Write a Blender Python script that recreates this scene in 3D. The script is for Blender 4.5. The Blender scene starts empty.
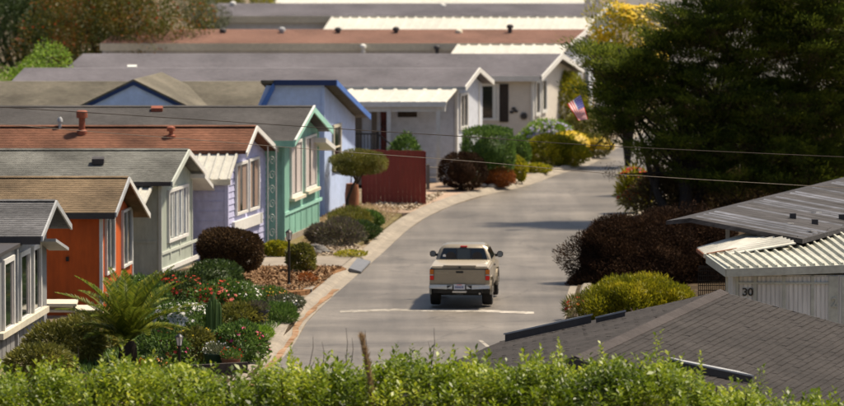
import bpy, bmesh, math, random
import numpy as np
from mathutils import Vector, Matrix
random.seed(7); RNG = np.random.default_rng(7)
R = math.radians
sc = bpy.context.scene
COL = sc.collection
V = Vector

# ------------------------------------------------------------------ camera, sky, sun, exposure
F_PX = 6300.0; CX, CY = 422.0, 203.0; HCAM = 16.0
PITCH = math.atan(471.0 / F_PX)
cam_d = bpy.data.cameras.new('camera'); cam = bpy.data.objects.new('camera', cam_d); COL.objects.link(cam)
cam.location = (0, 0, HCAM); cam.rotation_euler = (math.pi / 2 - PITCH, 0, 0)
cam_d.sensor_width = 36.0; cam_d.lens = 36.0 * F_PX / 844.0
cam_d.clip_start = 1.0; cam_d.clip_end = 6000.0
cam_d.dof.use_dof = True; cam_d.dof.focus_distance = 146.0; cam_d.dof.aperture_fstop = 1.9
sc.camera = cam

SUN_EL, SUN_AZ = R(60), R(64)           # azimuth from +Y towards +X
world = bpy.data.worlds.new('World'); sc.world = world; world.use_nodes = True
wn = world.node_tree
bg = wn.nodes['Background']
sky = wn.nodes.new('ShaderNodeTexSky'); sky.sky_type = 'NISHITA'; sky.sun_disc = False
sky.sun_elevation = SUN_EL; sky.sun_rotation = SUN_AZ
sky.air_density = 1.0; sky.dust_density = 3.0; sky.ozone_density = 1.0
wn.links.new(sky.outputs[0], bg.inputs[0]); bg.inputs[1].default_value = 0.08
sun_d = bpy.data.lights.new('sun', 'SUN'); sun_d.energy = 5.0; sun_d.angle = R(4); sun_d.color = (1.0, 0.87, 0.68)
sun = bpy.data.objects.new('sun', sun_d); COL.objects.link(sun)
sdir = V((math.cos(SUN_EL) * math.sin(SUN_AZ), math.cos(SUN_EL) * math.cos(SUN_AZ), math.sin(SUN_EL)))
sun.rotation_euler = sdir.to_track_quat('Z', 'Y').to_euler(); sun.location = (60, 150, 90)
sc.view_settings.view_transform = 'Standard'; sc.view_settings.look = 'None'
sc.view_settings.gamma = 1.0; sc.view_settings.use_curve_mapping = False
sc.view_settings.exposure = 0.46

# ------------------------------------------------------------------ pixel helpers (pixel of the 844 x 406 photograph -> ray)
_fw = V((0, math.cos(PITCH), -math.sin(PITCH))); _up = V((0, math.sin(PITCH), math.cos(PITCH))); _cam = V((0, 0, HCAM))
def ray(x, y): return V((1, 0, 0)) * ((x - CX) / F_PX) + _up * ((CY - y) / F_PX) + _fw
def G(x, y, z=0.0):
    d = ray(x, y); k = (z - HCAM) / d.z; return _cam + d * k
def A(x, y, Y):
    d = ray(x, y); return _cam + d * (Y / d.y)
def hit_plane(x, y, p, n):
    d = ray(x, y); k = (p - _cam).dot(n) / d.dot(n); return _cam + d * k

# ------------------------------------------------------------------ materials
MATS = {}
def _nt(name):
    m = bpy.data.materials.new(name); m.use_nodes = True; MATS[name] = m
    return m, m.node_tree, m.node_tree.nodes['Principled BSDF']
def mat(name, col, rough=0.7, var=0.18, scale=6.0, stretch=(1, 1, 1), bump=0.0, bscale=None, metal=0.0, spec=0.4, col2=None, col3=None, detail=6.0):
    """noise-varied surface: two noise octave groups between darker and lighter tones of the colour"""
    m, nt, b = _nt(name)
    tc = nt.nodes.new('ShaderNodeTexCoord'); mp = nt.nodes.new('ShaderNodeMapping')
    nt.links.new(tc.outputs['Object'], mp.inputs[0]); mp.inputs['Scale'].default_value = stretch
    n1 = nt.nodes.new('ShaderNodeTexNoise'); n1.inputs['Scale'].default_value = scale; n1.inputs['Detail'].default_value = detail
    n1.inputs['Roughness'].default_value = 0.65
    nt.links.new(mp.outputs[0], n1.inputs['Vector'])
    cr = nt.nodes.new('ShaderNodeValToRGB')
    c = np.array(col)
    lo = c * (1 - var); hi = np.array(col2) if col2 else np.minimum(c * (1 + var), 1)
    e = cr.color_ramp.elements
    e[0].position = 0.3; e[0].color = (*lo, 1); e[1].position = 0.7; e[1].color = (*hi, 1)
    if col3:
        k = e.new(0.5); k.color = (*col3, 1)
    nt.links.new(n1.outputs[0], cr.inputs[0])
    n2 = nt.nodes.new('ShaderNodeTexNoise'); n2.inputs['Scale'].default_value = 0.55; n2.inputs['Detail'].default_value = 3
    nt.links.new(tc.outputs['Object'], n2.inputs['Vector'])
    mr = nt.nodes.new('ShaderNodeMapRange'); mr.inputs[1].default_value = 0.3; mr.inputs[2].default_value = 0.7
    mr.inputs[3].default_value = 1 - var * 0.8; mr.inputs[4].default_value = 1 + var * 0.5
    nt.links.new(n2.outputs[0], mr.inputs[0])
    mx = nt.nodes.new('ShaderNodeVectorMath'); mx.operation = 'SCALE'
    nt.links.new(cr.outputs[0], mx.inputs[0]); nt.links.new(mr.outputs[0], mx.inputs[3])
    nt.links.new(mx.outputs[0], b.inputs['Base Color'])
    b.inputs['Roughness'].default_value = rough; b.inputs['Metallic'].default_value = metal
    b.inputs['Specular IOR Level'].default_value = spec
    if bump:
        bn = nt.nodes.new('ShaderNodeBump'); bn.inputs['Strength'].default_value = bump; bn.inputs['Distance'].default_value = 0.03
        if bscale:
            n3 = nt.nodes.new('ShaderNodeTexNoise'); n3.inputs['Scale'].default_value = bscale; n3.inputs['Detail'].default_value = 4
            nt.links.new(mp.outputs[0], n3.inputs['Vector']); nt.links.new(n3.outputs[0], bn.inputs['Height'])
        else: nt.links.new(n1.outputs[0], bn.inputs['Height'])
        nt.links.new(bn.outputs[0], b.inputs['Normal'])
    return m
def leaf(name, cols, trans=0.45, rough=0.5, spec=0.35, clump=0.0):
    """each leaf (mesh island) takes a random tone from the ramp; light shines through"""
    m, nt, b = _nt(name)
    g = nt.nodes.new('ShaderNodeNewGeometry'); cr = nt.nodes.new('ShaderNodeValToRGB')
    e = cr.color_ramp.elements
    while len(e) < len(cols): e.new(0.5)
    for i, c in enumerate(cols): e[i].position = i / max(1, len(cols) - 1); e[i].color = (*c, 1)
    src = g.outputs['Random Per Island']
    if clump:
        tc = nt.nodes.new('ShaderNodeTexCoord'); n = nt.nodes.new('ShaderNodeTexNoise'); n.inputs['Scale'].default_value = clump
        nt.links.new(tc.outputs['Object'], n.inputs['Vector'])
        mr = nt.nodes.new('ShaderNodeMapRange'); mr.inputs[1].default_value = 0.35; mr.inputs[2].default_value = 0.65
        nt.links.new(n.outputs[0], mr.inputs[0])
        mm = nt.nodes.new('ShaderNodeMix'); mm.inputs[0].default_value = 0.55
        nt.links.new(src, mm.inputs[2]); nt.links.new(mr.outputs[0], mm.inputs[3]); src = mm.outputs[0]
    nt.links.new(src, cr.inputs[0]); nt.links.new(cr.outputs[0], b.inputs['Base Color'])
    b.inputs['Roughness'].default_value = rough; b.inputs['Specular IOR Level'].default_value = spec
    t = nt.nodes.new('ShaderNodeBsdfTranslucent'); nt.links.new(cr.outputs[0], t.inputs[0])
    ms = nt.nodes.new('ShaderNodeMixShader'); ms.inputs[0].default_value = trans
    nt.links.new(b.outputs[0], ms.inputs[1]); nt.links.new(t.outputs[0], ms.inputs[2])
    nt.links.new(ms.outputs[0], nt.nodes['Material Output'].inputs[0])
    return m
def plain(name, col, rough=0.5, metal=0.0, spec=0.5, coat=0.0):
    m = mat(name, col, rough, 0.06, 9.0, metal=metal, spec=spec)
    m.node_tree.nodes['Principled BSDF'].inputs['Coat Weight'].default_value = coat
    return m

def shingle(name, col, var=0.3, hi=None):
    return mat(name, col, 0.9, var, 3.2, (1.6, 9.0, 9.0), bump=0.5, bscale=14.0, spec=0.25, col2=hi, detail=8.0)
shingle('roof_grey', (0.115, 0.115, 0.12), 0.6)
shingle('roof_tan', (0.175, 0.125, 0.075), 0.6)
shingle('roof_sage_grey', (0.16, 0.16, 0.145), 0.6)
shingle('roof_brown', (0.17, 0.075, 0.045), 0.55)
shingle('roof_charcoal', (0.085, 0.08, 0.078), 0.4)
shingle('roof_olive', (0.145, 0.13, 0.10), 0.5)
shingle('roof_slate', (0.16, 0.15, 0.165), 0.3)
shingle('roof_rust', (0.25, 0.14, 0.105), 0.28)
mat('shingle_near', (0.044, 0.039, 0.037), 0.92, 0.35, 7.0, bump=0.6, bscale=60.0, spec=0.2)
mat('shingle_near_cap', (0.066, 0.057, 0.055), 0.92, 0.2, 5.0, bump=0.5, bscale=60.0, spec=0.2)
mat('wall_grey', (0.24, 0.24, 0.24), 0.7, 0.15, 4.0, (1, 1, 0.3), bump=0.1)
mat('wall_orange', (0.50, 0.085, 0.006), 0.65, 0.2, 5.0, (1, 1, 0.25), bump=0.08)
mat('wall_sage', (0.36, 0.40, 0.34), 0.7, 0.2, 5.0, (1, 1, 0.3), bump=0.05)
mat('wall_lavender', (0.46, 0.46, 0.66), 0.7, 0.18, 5.0, (1, 1, 0.5), bump=0.05)
mat('wall_green', (0.20, 0.41, 0.33), 0.65, 0.2, 5.0, (1, 1, 0.3), bump=0.05)
mat('wall_blue', (0.48, 0.59, 0.86), 0.65, 0.12, 5.0)
mat('trim_navy', (0.014, 0.035, 0.13), 0.5, 0.15, 5.0)
mat('trim_bright_blue', (0.07, 0.17, 0.50), 0.5, 0.15, 5.0)
mat('wall_white', (0.58, 0.61, 0.68), 0.7, 0.14, 5.0)
mat('wall_cream', (0.60, 0.555, 0.49), 0.75, 0.08, 4.0)
mat('trim_white', (0.66, 0.65, 0.62), 0.55, 0.10, 7.0)
mat('trim_cream', (0.60, 0.55, 0.43), 0.6, 0.15, 6.0)
mat('trim_mint', (0.32, 0.60, 0.50), 0.55, 0.10, 6.0)
mat('trim_sage', (0.50, 0.53, 0.47), 0.6, 0.10, 6.0)
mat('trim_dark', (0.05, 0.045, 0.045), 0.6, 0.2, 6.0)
mat('trim_grey', (0.36, 0.37, 0.38), 0.6, 0.15, 6.0)
mat('metal_white', (0.56, 0.545, 0.48), 0.45, 0.14, 5.0, (1, 1, 1), spec=0.5, bump=0.04)
mat('metal_weathered', (0.44, 0.45, 0.37), 0.5, 0.35, 7.0, bump=0.08, spec=0.5, col2=(0.64, 0.63, 0.53))
mat('metal_panel', (0.52, 0.53, 0.52), 0.6, 0.2, 4.0, (3, 3, 0.25), bump=0.06)
mat('metal_post', (0.36, 0.38, 0.34), 0.6, 0.2, 6.0)
mat('sheet_seam', (0.08, 0.08, 0.09), 0.55, 0.6, 3.0, (0.6, 5, 5), spec=0.3, col2=(0.20, 0.21, 0.25))
mat('sheet_blue', (0.035, 0.031, 0.029), 0.8, 0.5, 2.2, (0.6, 5, 5), bump=0.25, spec=0.3, col2=(0.085, 0.08, 0.085))
mat('rust', (0.20, 0.07, 0.03), 0.85, 0.4, 12.0)
mat('pipe_rust', (0.25, 0.07, 0.035), 0.7, 0.35, 9.0)
mat('glass_dark', (0.02, 0.022, 0.025), 0.06, 0.3, 2.0, spec=0.8)
mat('glass_sky', (0.16, 0.19, 0.21), 0.08, 0.45, 3.0, (1, 1, 0.5), spec=0.9)  # pale blue tone puts the reflected sky into the glass colour
mat('curtain_brown', (0.28, 0.20, 0.16), 0.6, 0.25, 5.0, (8, 8, 0.3))
mat('curtain_pale', (0.52, 0.46, 0.44), 0.7, 0.2, 7.0, (8, 8, 0.2))
mat('curtain_white', (0.66, 0.68, 0.66), 0.7, 0.15, 6.0, (8, 8, 0.2))
mat('black_metal', (0.012, 0.012, 0.012), 0.45, 0.3, 9.0)
mat('wood_red', (0.19, 0.030, 0.018), 0.75, 0.22, 6.0, (4, 4, 0.3), bump=0.1)
mat('wood_grey', (0.20, 0.17, 0.14), 0.85, 0.25, 8.0, (3, 3, 0.3), bump=0.2)
mat('wood_dark', (0.04, 0.03, 0.024), 0.85, 0.3, 8.0, bump=0.2)
mat('bark', (0.075, 0.052, 0.038), 0.95, 0.4, 9.0, (2, 2, 0.4), bump=0.6)
mat('bark_dark', (0.03, 0.022, 0.018), 0.95, 0.4, 9.0, (2, 2, 0.4), bump=0.6)
mat('twig', (0.045, 0.032, 0.026), 0.9, 0.3, 12.0)
mat('stone', (0.16, 0.15, 0.14), 0.9, 0.4, 7.0, bump=0.5)
mat('stone_pale', (0.42, 0.37, 0.30), 0.9, 0.3, 7.0, bump=0.4)
mat('plastic_slate', (0.14, 0.145, 0.16), 0.6, 0.15, 6.0)
mat('pot_blue', (0.015, 0.016, 0.028), 0.35, 0.2, 5.0)
mat('pot_green', (0.02, 0.05, 0.025), 0.4, 0.2, 5.0)
mat('pot_terracotta', (0.30, 0.12, 0.06), 0.8, 0.2, 6.0)
leaf('leaf_hedge', [(0.02, 0.045, 0.003), (0.10, 0.155, 0.007), (0.23, 0.30, 0.014), (0.50, 0.52, 0.05)], 0.4, 0.45, 0.4, clump=0.8)
leaf('leaf_green', [(0.038, 0.075, 0.018), (0.090, 0.165, 0.030), (0.150, 0.240, 0.045)], 0.35)
leaf('leaf_bright', [(0.105, 0.195, 0.018), (0.195, 0.330, 0.030), (0.330, 0.450, 0.060)], 0.4)
leaf('leaf_dark', [(0.023, 0.042, 0.015), (0.057, 0.095, 0.023), (0.095, 0.152, 0.034)], 0.25)
leaf('leaf_yellow', [(0.135, 0.176, 0.016), (0.351, 0.338, 0.020), (0.567, 0.459, 0.027)], 0.4)
leaf('leaf_lime', [(0.075, 0.090, 0.009), (0.255, 0.255, 0.012), (0.600, 0.495, 0.030)], 0.4, clump=1.6)
leaf('leaf_brown', [(0.018, 0.011, 0.008), (0.040, 0.022, 0.013), (0.080, 0.043, 0.023)], 0.15, 0.8, 0.05, clump=1.6)
leaf('leaf_umber', [(0.032, 0.020, 0.011), (0.069, 0.041, 0.021), (0.127, 0.078, 0.034)], 0.15, 0.8, 0.1)
leaf('leaf_rust', [(0.156, 0.046, 0.013), (0.312, 0.098, 0.019), (0.442, 0.169, 0.039)], 0.25)
leaf('leaf_purple', [(0.065, 0.052, 0.046), (0.098, 0.072, 0.078), (0.117, 0.130, 0.039), (0.156, 0.130, 0.117)], 0.25)
leaf('leaf_olive', [(0.080, 0.088, 0.019), (0.160, 0.160, 0.029), (0.288, 0.256, 0.048)], 0.3, clump=1.5)
leaf('leaf_cypress', [(0.025, 0.040, 0.010), (0.07, 0.10, 0.016), (0.15, 0.19, 0.022), (0.32, 0.35, 0.04)], 0.55, 0.6, 0.2, clump=1.5)  # clumped tones put lit and shaded pads into the leaf colour
leaf('leaf_cypress_old', [(0.056, 0.035, 0.021), (0.120, 0.080, 0.038), (0.160, 0.128, 0.048)], 0.2, 0.7, 0.1)
leaf('leaf_palm', [(0.06, 0.09, 0.011), (0.12, 0.16, 0.016), (0.25, 0.26, 0.028)], 0.35, 0.5, 0.2)
leaf('leaf_palm_dry', [(0.220, 0.170, 0.030), (0.340, 0.240, 0.050)], 0.35, 0.5)
leaf('leaf_autumn', [(0.025, 0.036, 0.007), (0.075, 0.095, 0.012), (0.16, 0.13, 0.018), (0.42, 0.12, 0.02)], 0.4, clump=0.8)
leaf('leaf_grey_green', [(0.056, 0.070, 0.035), (0.112, 0.126, 0.070), (0.182, 0.196, 0.112)], 0.3)
leaf('petal_white', [(0.660, 0.650, 0.600), (0.820, 0.810, 0.780)], 0.3)
leaf('petal_red', [(0.450, 0.020, 0.012), (0.620, 0.060, 0.020)], 0.3)
leaf('petal_pink', [(0.550, 0.030, 0.120), (0.700, 0.100, 0.250)], 0.3)
leaf('petal_orange', [(0.620, 0.160, 0.015), (0.700, 0.280, 0.020)], 0.3)
leaf('petal_yellow', [(0.700, 0.460, 0.012), (0.800, 0.600, 0.030)], 0.3)
leaf('petal_lilac', [(0.380, 0.320, 0.580), (0.550, 0.500, 0.720)], 0.3)
leaf('grass_dry', [(0.300, 0.200, 0.110), (0.450, 0.330, 0.200)], 0.4)
leaf('cactus', [(0.070, 0.130, 0.035), (0.140, 0.220, 0.060)], 0.1)

# ------------------------------------------------------------------ mesh helpers
ORG = {}
class MB:
    def __init__(s): s.v = []; s.f = []
    def quad(s, a, b, c, d):
        i = len(s.v); s.v += [V(a), V(b), V(c), V(d)]; s.f.append((i, i + 1, i + 2, i + 3))
    def poly(s, pts):
        i = len(s.v); s.v += [V(p) for p in pts]; s.f.append(tuple(range(i, i + len(pts))))
    def obox(s, o, ax, ay, az):
        o, ax, ay, az = V(o), V(ax), V(ay), V(az)
        if ax.cross(ay).dot(az) < 0: o = o + ax; ax = -ax
        i = len(s.v)
        s.v += [o, o + ax, o + ax + ay, o + ay, o + az, o + ax + az, o + ax + ay + az, o + ay + az]
        for q in ((0, 3, 2, 1), (4, 5, 6, 7), (0, 1, 5, 4), (1, 2, 6, 5), (2, 3, 7, 6), (3, 0, 4, 7)): s.f.append(tuple(i + k for k in q))
        return s
    def box(s, c, sx, sy, sz, rz=0.0):
        ca, sa = math.cos(rz), math.sin(rz); ax = V((ca, sa, 0)) * sx; ay = V((-sa, ca, 0)) * sy; az = V((0, 0, sz))
        return s.obox(V(c) - (ax + ay + az) / 2, ax, ay, az)
    def bar(s, a, b, w, h, up=(0, 0, 1)):
        a, b = V(a), V(b); d = b - a; u = V(up); sd = d.cross(u).normalized() * w; u2 = sd.cross(d).normalized() * h
        return s.obox(a - sd / 2 - u2 / 2, d, sd, u2)
    def prism(s, pts, ext):
        """polygon pts extruded by vector ext"""
        n = len(pts); pts = [V(p) for p in pts]; ext = V(ext); i = len(s.v)
        nrm = V((0, 0, 0))
        for k in range(n): nrm += (pts[k] - pts[0]).cross(pts[(k + 1) % n] - pts[0])
        if nrm.dot(ext) > 0: pts = pts[::-1]
        s.v += pts + [p + ext for p in pts]
        s.f.append(tuple(range(i, i + n))); s.f.append(tuple(reversed(range(i + n, i + 2 * n))))
        for k in range(n): s.f.append((i + k, i + n + k, i + n + (k + 1) % n, i + (k + 1) % n))
        return s
    def tube(s, pts, rad, n=8, cap=True):
        pts = [V(p) for p in pts]
        if not hasattr(rad, '__len__'): rad = [rad] * len(pts)
        i0 = len(s.v); ref = V((0.31, 0.17, 0.93))
        for k, p in enumerate(pts):
            d = (pts[min(k + 1, len(pts) - 1)] - pts[max(k - 1, 0)]).normalized()
            r_ = ref if abs(d.dot(ref)) < 0.95 else V((1, 0, 0))
            a = d.cross(r_).normalized(); b = d.cross(a)
            for j in range(n):
                t = 2 * math.pi * j / n; s.v.append(p + (a * math.cos(t) + b * math.sin(t)) * rad[k])
        for k in range(len(pts) - 1):
            for j in range(n):
                a = i0 + k * n + j; b = i0 + k * n + (j + 1) % n; s.f.append((a, a + n, b + n, b))
        if cap:
            s.f.append(tuple(i0 + j for j in range(n))); s.f.append(tuple(i0 + (len(pts) - 1) * n + j for j in reversed(range(n))))
        return s
    def lathe(s, o, prof, n=14):
        o = V(o); i0 = len(s.v)
        for r, z in prof:
            for j in range(n):
                t = 2 * math.pi * j / n; s.v.append(o + V((r * math.cos(t), r * math.sin(t), z)))
        for k in range(len(prof) - 1):
            for j in range(n):
                a = i0 + k * n + j; b = i0 + k * n + (j + 1) % n; s.f.append((a, b, b + n, a + n))
        s.f.append(tuple(i0 + j for j in reversed(range(n)))); s.f.append(tuple(i0 + (len(prof) - 1) * n + j for j in range(n)))
        return s
    def blob(s, c, rad, seed=0, n=10, lump=0.12):
        c = V(c); i0 = len(s.v); m = n // 2 + 2; rr = random.Random(seed); ph = [rr.uniform(0, 6.28) for _ in range(6)]
        for k in range(m + 1):
            th = math.pi * k / m
            for j in range(n):
                f = 2 * math.pi * j / n
                l = 1 + lump * (math.sin(2 * f + ph[0]) * math.sin(th * 2 + ph[1]) + 0.7 * math.sin(3 * f + ph[2] + 2 * th) + 0.5 * math.sin(5 * th + ph[3]))
                s.v.append(c + V((rad[0] * math.sin(th) * math.cos(f) * l, rad[1] * math.sin(th) * math.sin(f) * l, rad[2] * math.cos(th) * l)))
        for k in range(m):
            for j in range(n):
                a = i0 + k * n + j; b = i0 + k * n + (j + 1) % n; s.f.append((a, a + n, b + n, b))
        return s
    def build(s, name, mt, parent=None, smooth=False, bevel=0.0, seg=2, org=None):
        me = bpy.data.meshes.new(name)
        o = ORG.get(parent.name, V((0, 0, 0))) if parent else (V(org) if org is not None else V((0, 0, 0)))
        me.from_pydata([tuple(p - o) for p in s.v], [], s.f); me.validate()
        if bevel:
            bm = bmesh.new(); bm.from_mesh(me); bmesh.ops.remove_doubles(bm, verts=bm.verts, dist=1e-5)
            bmesh.ops.bevel(bm, geom=[e for e in bm.edges if e.is_manifold and e.calc_face_angle(0) > 0.5], offset=bevel, segments=seg, affect='EDGES', clamp_overlap=True)
            bm.to_mesh(me); bm.free(); smooth = True
        me.materials.append(MATS[mt])
        if smooth:
            me.polygons.foreach_set('use_smooth', [True] * len(me.polygons))
            if hasattr(me, 'set_sharp_from_angle'): me.set_sharp_from_angle(angle=R(38))
        ob = bpy.data.objects.new(name, me); COL.objects.link(ob)
        if parent: ob.parent = parent
        else: ob.location = o
        ORG[ob.name] = o
        return ob
def tag(o, label, cat, group=None, kind=None):
    if label: o['label'] = label
    if cat: o['category'] = cat
    if group: o['group'] = group
    if kind: o['kind'] = kind
    return o
def struct(o): o['kind'] = 'structure'; return o
def thing(name, loc, label, cat, group=None):
    o = bpy.data.objects.new(name, None); COL.objects.link(o); o.location = loc; o.empty_display_size = 0.3
    ORG[o.name] = V(loc); return tag(o, label, cat, group)

def leaf_mesh(name, P, D, N, L, W, mt, parent=None, org=None, fold=0.12, stuff=True):
    """many rhombic leaves: base P, direction D, face normal N (all (n,3)), length L, width W"""
    P = np.asarray(P, float); n = len(P)
    D = D / (np.linalg.norm(D, axis=1, keepdims=True) + 1e-9)
    S = np.cross(D, N); S /= (np.linalg.norm(S, axis=1, keepdims=True) + 1e-9); U = np.cross(S, D)
    L = np.broadcast_to(np.asarray(L, float), (n,))[:, None]; W = np.broadcast_to(np.asarray(W, float), (n,))[:, None]
    mid = P + D * L * 0.52 + U * W * fold
    vv = np.stack([P, mid + S * W * 0.5, P + D * L, mid - S * W * 0.5], 1).reshape(-1, 3)
    o = ORG.get(parent.name, V((0, 0, 0))) if parent else (V(org) if org is not None else V((0, 0, 0)))
    vv = vv - np.array(o)
    me = bpy.data.meshes.new(name); me.vertices.add(4 * n); me.loops.add(4 * n); me.polygons.add(n)
    me.vertices.foreach_set('co', vv.astype(np.float32).ravel())
    me.loops.foreach_set('vertex_index', np.arange(4 * n, dtype=np.int32))
    me.polygons.foreach_set('loop_start', np.arange(0, 4 * n, 4, dtype=np.int32))
    me.update(calc_edges=True); me.materials.append(MATS[mt])
    ob = bpy.data.objects.new(name, me); COL.objects.link(ob)
    if parent: ob.parent = parent
    else: ob.location = o
    ORG[ob.name] = o
    if stuff: ob['kind'] = 'stuff'
    return ob
def rdir(n):
    d = RNG.normal(size=(n, 3)); return d / np.linalg.norm(d, axis=1, keepdims=True)
def lump_fn(seed, amp):
    r = np.random.default_rng(seed); K = r.normal(size=(7, 3)) * np.array([2.2, 2.2, 2.6]); ph = r.uniform(0, 6.28, 7)
    def f(d): return 1 + amp * np.sin(d @ K.T + ph).mean(axis=1) * 2.2
    return f
def shell(c, rad, n, inner=0.72, amp=0.16, seed=1, zmin=None):
    d = rdir(n); f = lump_fn(seed, amp)(d)
    r = inner + (1 - inner) * RNG.uniform(0, 1, n) ** 0.6
    p = np.array(c) + d * np.array(rad) * (f * r)[:, None]
    if zmin is not None:
        k = p[:, 2] > zmin; return p[k], d[k]
    return p, d
# ------------------------------------------------------------------ ground, road, kerbs, yards
def terrain_z(x, y):
    if y > 122: return 0.0
    if y > 112: return 2.2 * (122 - y) / 10
    return 2.2 + (112 - y) * 0.104
gm = MB()
ys = [-40, 0, 8] + list(range(16, 128, 6)) + [128, 140, 160, 200, 260, 340, 450, 700, 900]
xs = [-400, -120, -60, -30, -15, 0, 15, 30, 60, 120, 400]
for j in range(len(ys) - 1):
    for i in range(len(xs) - 1):
        gm.quad(*[(xs[a], ys[b], terrain_z(xs[a], ys[b])) for a, b in ((i, j), (i + 1, j), (i + 1, j + 1), (i, j + 1))])
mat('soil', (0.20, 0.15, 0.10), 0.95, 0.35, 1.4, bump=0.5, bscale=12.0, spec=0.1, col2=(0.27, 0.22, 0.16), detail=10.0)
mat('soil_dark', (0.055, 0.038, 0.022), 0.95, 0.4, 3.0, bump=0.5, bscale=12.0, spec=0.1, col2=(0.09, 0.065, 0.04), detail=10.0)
struct(gm.build('ground', 'soil'))

def asphalt_mat():
    m, nt, b = _nt('asphalt')
    tc = nt.nodes.new('ShaderNodeTexCoord')
    def noise(scale, det, stretch=None):
        n = nt.nodes.new('ShaderNodeTexNoise'); n.inputs['Scale'].default_value = scale; n.inputs['Detail'].default_value = det; n.inputs['Roughness'].default_value = 0.6
        if stretch:
            mp = nt.nodes.new('ShaderNodeMapping'); mp.inputs['Scale'].default_value = stretch; nt.links.new(tc.outputs['Object'], mp.inputs[0]); nt.links.new(mp.outputs[0], n.inputs['Vector'])
        else: nt.links.new(tc.outputs['Object'], n.inputs['Vector'])
        return n
    def ramp(src, p0, v0, p1, v1):
        r = nt.nodes.new('ShaderNodeMapRange'); r.inputs[1].default_value = p0; r.inputs[2].default_value = p1; r.inputs[3].default_value = v0; r.inputs[4].default_value = v1
        nt.links.new(src, r.inputs[0]); return r.outputs[0]
    def mul(a, c):
        q = nt.nodes.new('ShaderNodeMath'); q.operation = 'MULTIPLY'; nt.links.new(a, q.inputs[0]); nt.links.new(c, q.inputs[1]); return q.outputs[0]
    a = ramp(noise(0.2, 6).outputs[0], 0.32, 0.70, 0.68, 1.25)
    bb = ramp(noise(26.0, 3).outputs[0], 0.3, 0.84, 0.7, 1.16)
    c = ramp(noise(1.1, 7, (1.0, 0.06, 1)).outputs[0], 0.35, 0.80, 0.65, 1.15)
    d = ramp(noise(1.2, 5, (0.16, 0.5, 1)).outputs[0], 0.38, 0.84, 0.64, 1.08)
    f = mul(mul(a, bb), mul(c, d))
    # tar-filled cracks
    vo = nt.nodes.new('ShaderNodeTexVoronoi'); vo.feature = 'DISTANCE_TO_EDGE'; vo.inputs['Scale'].default_value = 0.22
    nz = noise(0.8, 4); va = nt.nodes.new('ShaderNodeVectorMath'); va.operation = 'ADD'
    nt.links.new(tc.outputs['Object'], va.inputs[0]); nt.links.new(nz.outputs['Color'], va.inputs[1]); nt.links.new(va.outputs[0], vo.inputs['Vector'])
    f = mul(f, ramp(vo.outputs['Distance'], 0.003, 0.76, 0.012, 1.0))
    vm = nt.nodes.new('ShaderNodeVectorMath'); vm.operation = 'SCALE'; vm.inputs[0].default_value = (0.158, 0.140, 0.119)
    nt.links.new(f, vm.inputs[3]); nt.links.new(vm.outputs[0], b.inputs['Base Color'])
    b.inputs['Roughness'].default_value = 0.55; b.inputs['Specular IOR Level'].default_value = 0.35
    bn = nt.nodes.new('ShaderNodeBump'); bn.inputs['Strength'].default_value = 0.4; bn.inputs['Distance'].default_value = 0.01
    n5 = noise(40, 2); nt.links.new(n5.outputs[0], bn.inputs['Height']); nt.links.new(bn.outputs[0], b.inputs['Normal'])
asphalt_mat()
mat('concrete', (0.27, 0.235, 0.19), 0.85, 0.2, 3.0, bump=0.2, bscale=30, spec=0.25, detail=9)
mat('concrete_drive', (0.26, 0.225, 0.185), 0.85, 0.22, 1.6, bump=0.2, bscale=25, spec=0.25, detail=9)
mat('bark_mulch', (0.13, 0.07, 0.035), 0.95, 0.6, 9.0, bump=1.0, spec=0.1, col2=(0.34, 0.18, 0.085))
mat('gravel', (0.30, 0.24, 0.17), 0.95, 0.5, 16.0, bump=1.0, spec=0.1, col2=(0.52, 0.44, 0.33))
mat('gravel_pink', (0.36, 0.25, 0.18), 0.95, 0.4, 12.0, bump=0.8, spec=0.1, col2=(0.50, 0.38, 0.29))
mat('litter', (0.36, 0.13, 0.035), 0.95, 0.45, 3.0, bump=0.6, spec=0.1, col2=(0.38, 0.29, 0.20), detail=12.0)
mat('dry_lawn', (0.15, 0.13, 0.06), 0.95, 0.4, 8.0, bump=0.8, spec=0.1, col2=(0.24, 0.19, 0.09))
mat('road_paint', (0.26, 0.235, 0.20), 0.8, 0.4, 2.5, spec=0.2, col2=(0.52, 0.48, 0.42), detail=12)

def smooth_line(pts, n=6):
    pts = [V(p) for p in pts]; out = []
    for i in range(len(pts) - 1):
        p0 = pts[max(i - 1, 0)]; p1 = pts[i]; p2 = pts[i + 1]; p3 = pts[min(i + 2, len(pts) - 1)]
        for k in range(n):
            t = k / n
            out.append(0.5 * ((2 * p1) + (p2 - p0) * t + (2 * p0 - 5 * p1 + 4 * p2 - p3) * t * t + (3 * p1 - p0 - 3 * p2 + p3) * t ** 3))
    out.append(pts[-1]); return out
left_px = [(279, 363), (309, 320), (354.5, 278), (382, 254), (412, 227), (440, 211), (472, 199), (499, 192.6), (531, 185), (558, 175), (588, 166), (612, 152)]
left_edge = smooth_line([(-6.2, 128, 0)] + [G(*p) for p in left_px] + [(10.6, 268, 0), (11.8, 310, 0), (12.0, 350, 0), (12.5, 420, 0), (13, 600, 0)])
right_pts = [(3.1, 128, 0), (3.55, 160, 0), G(566, 312), G(571, 285), G(600, 243), G(640, 205), (11.0, 230, 0), (15.5, 250, 0), (18.5, 285, 0), (19.5, 340, 0), (20, 420, 0), (20.5, 600, 0)]
right_edge = smooth_line(right_pts)
def resample(line, n):
    d = [0]
    for a, b in zip(line, line[1:]): d.append(d[-1] + (b - a).length)
    out = []; j = 0
    for i in range(n):
        t = d[-1] * i / (n - 1)
        while j < len(d) - 2 and d[j + 1] < t: j += 1
        k = (t - d[j]) / max(1e-9, d[j + 1] - d[j]); out.append(line[j].lerp(line[j + 1], min(1, max(0, k))))
    return out
NL = 90
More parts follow.
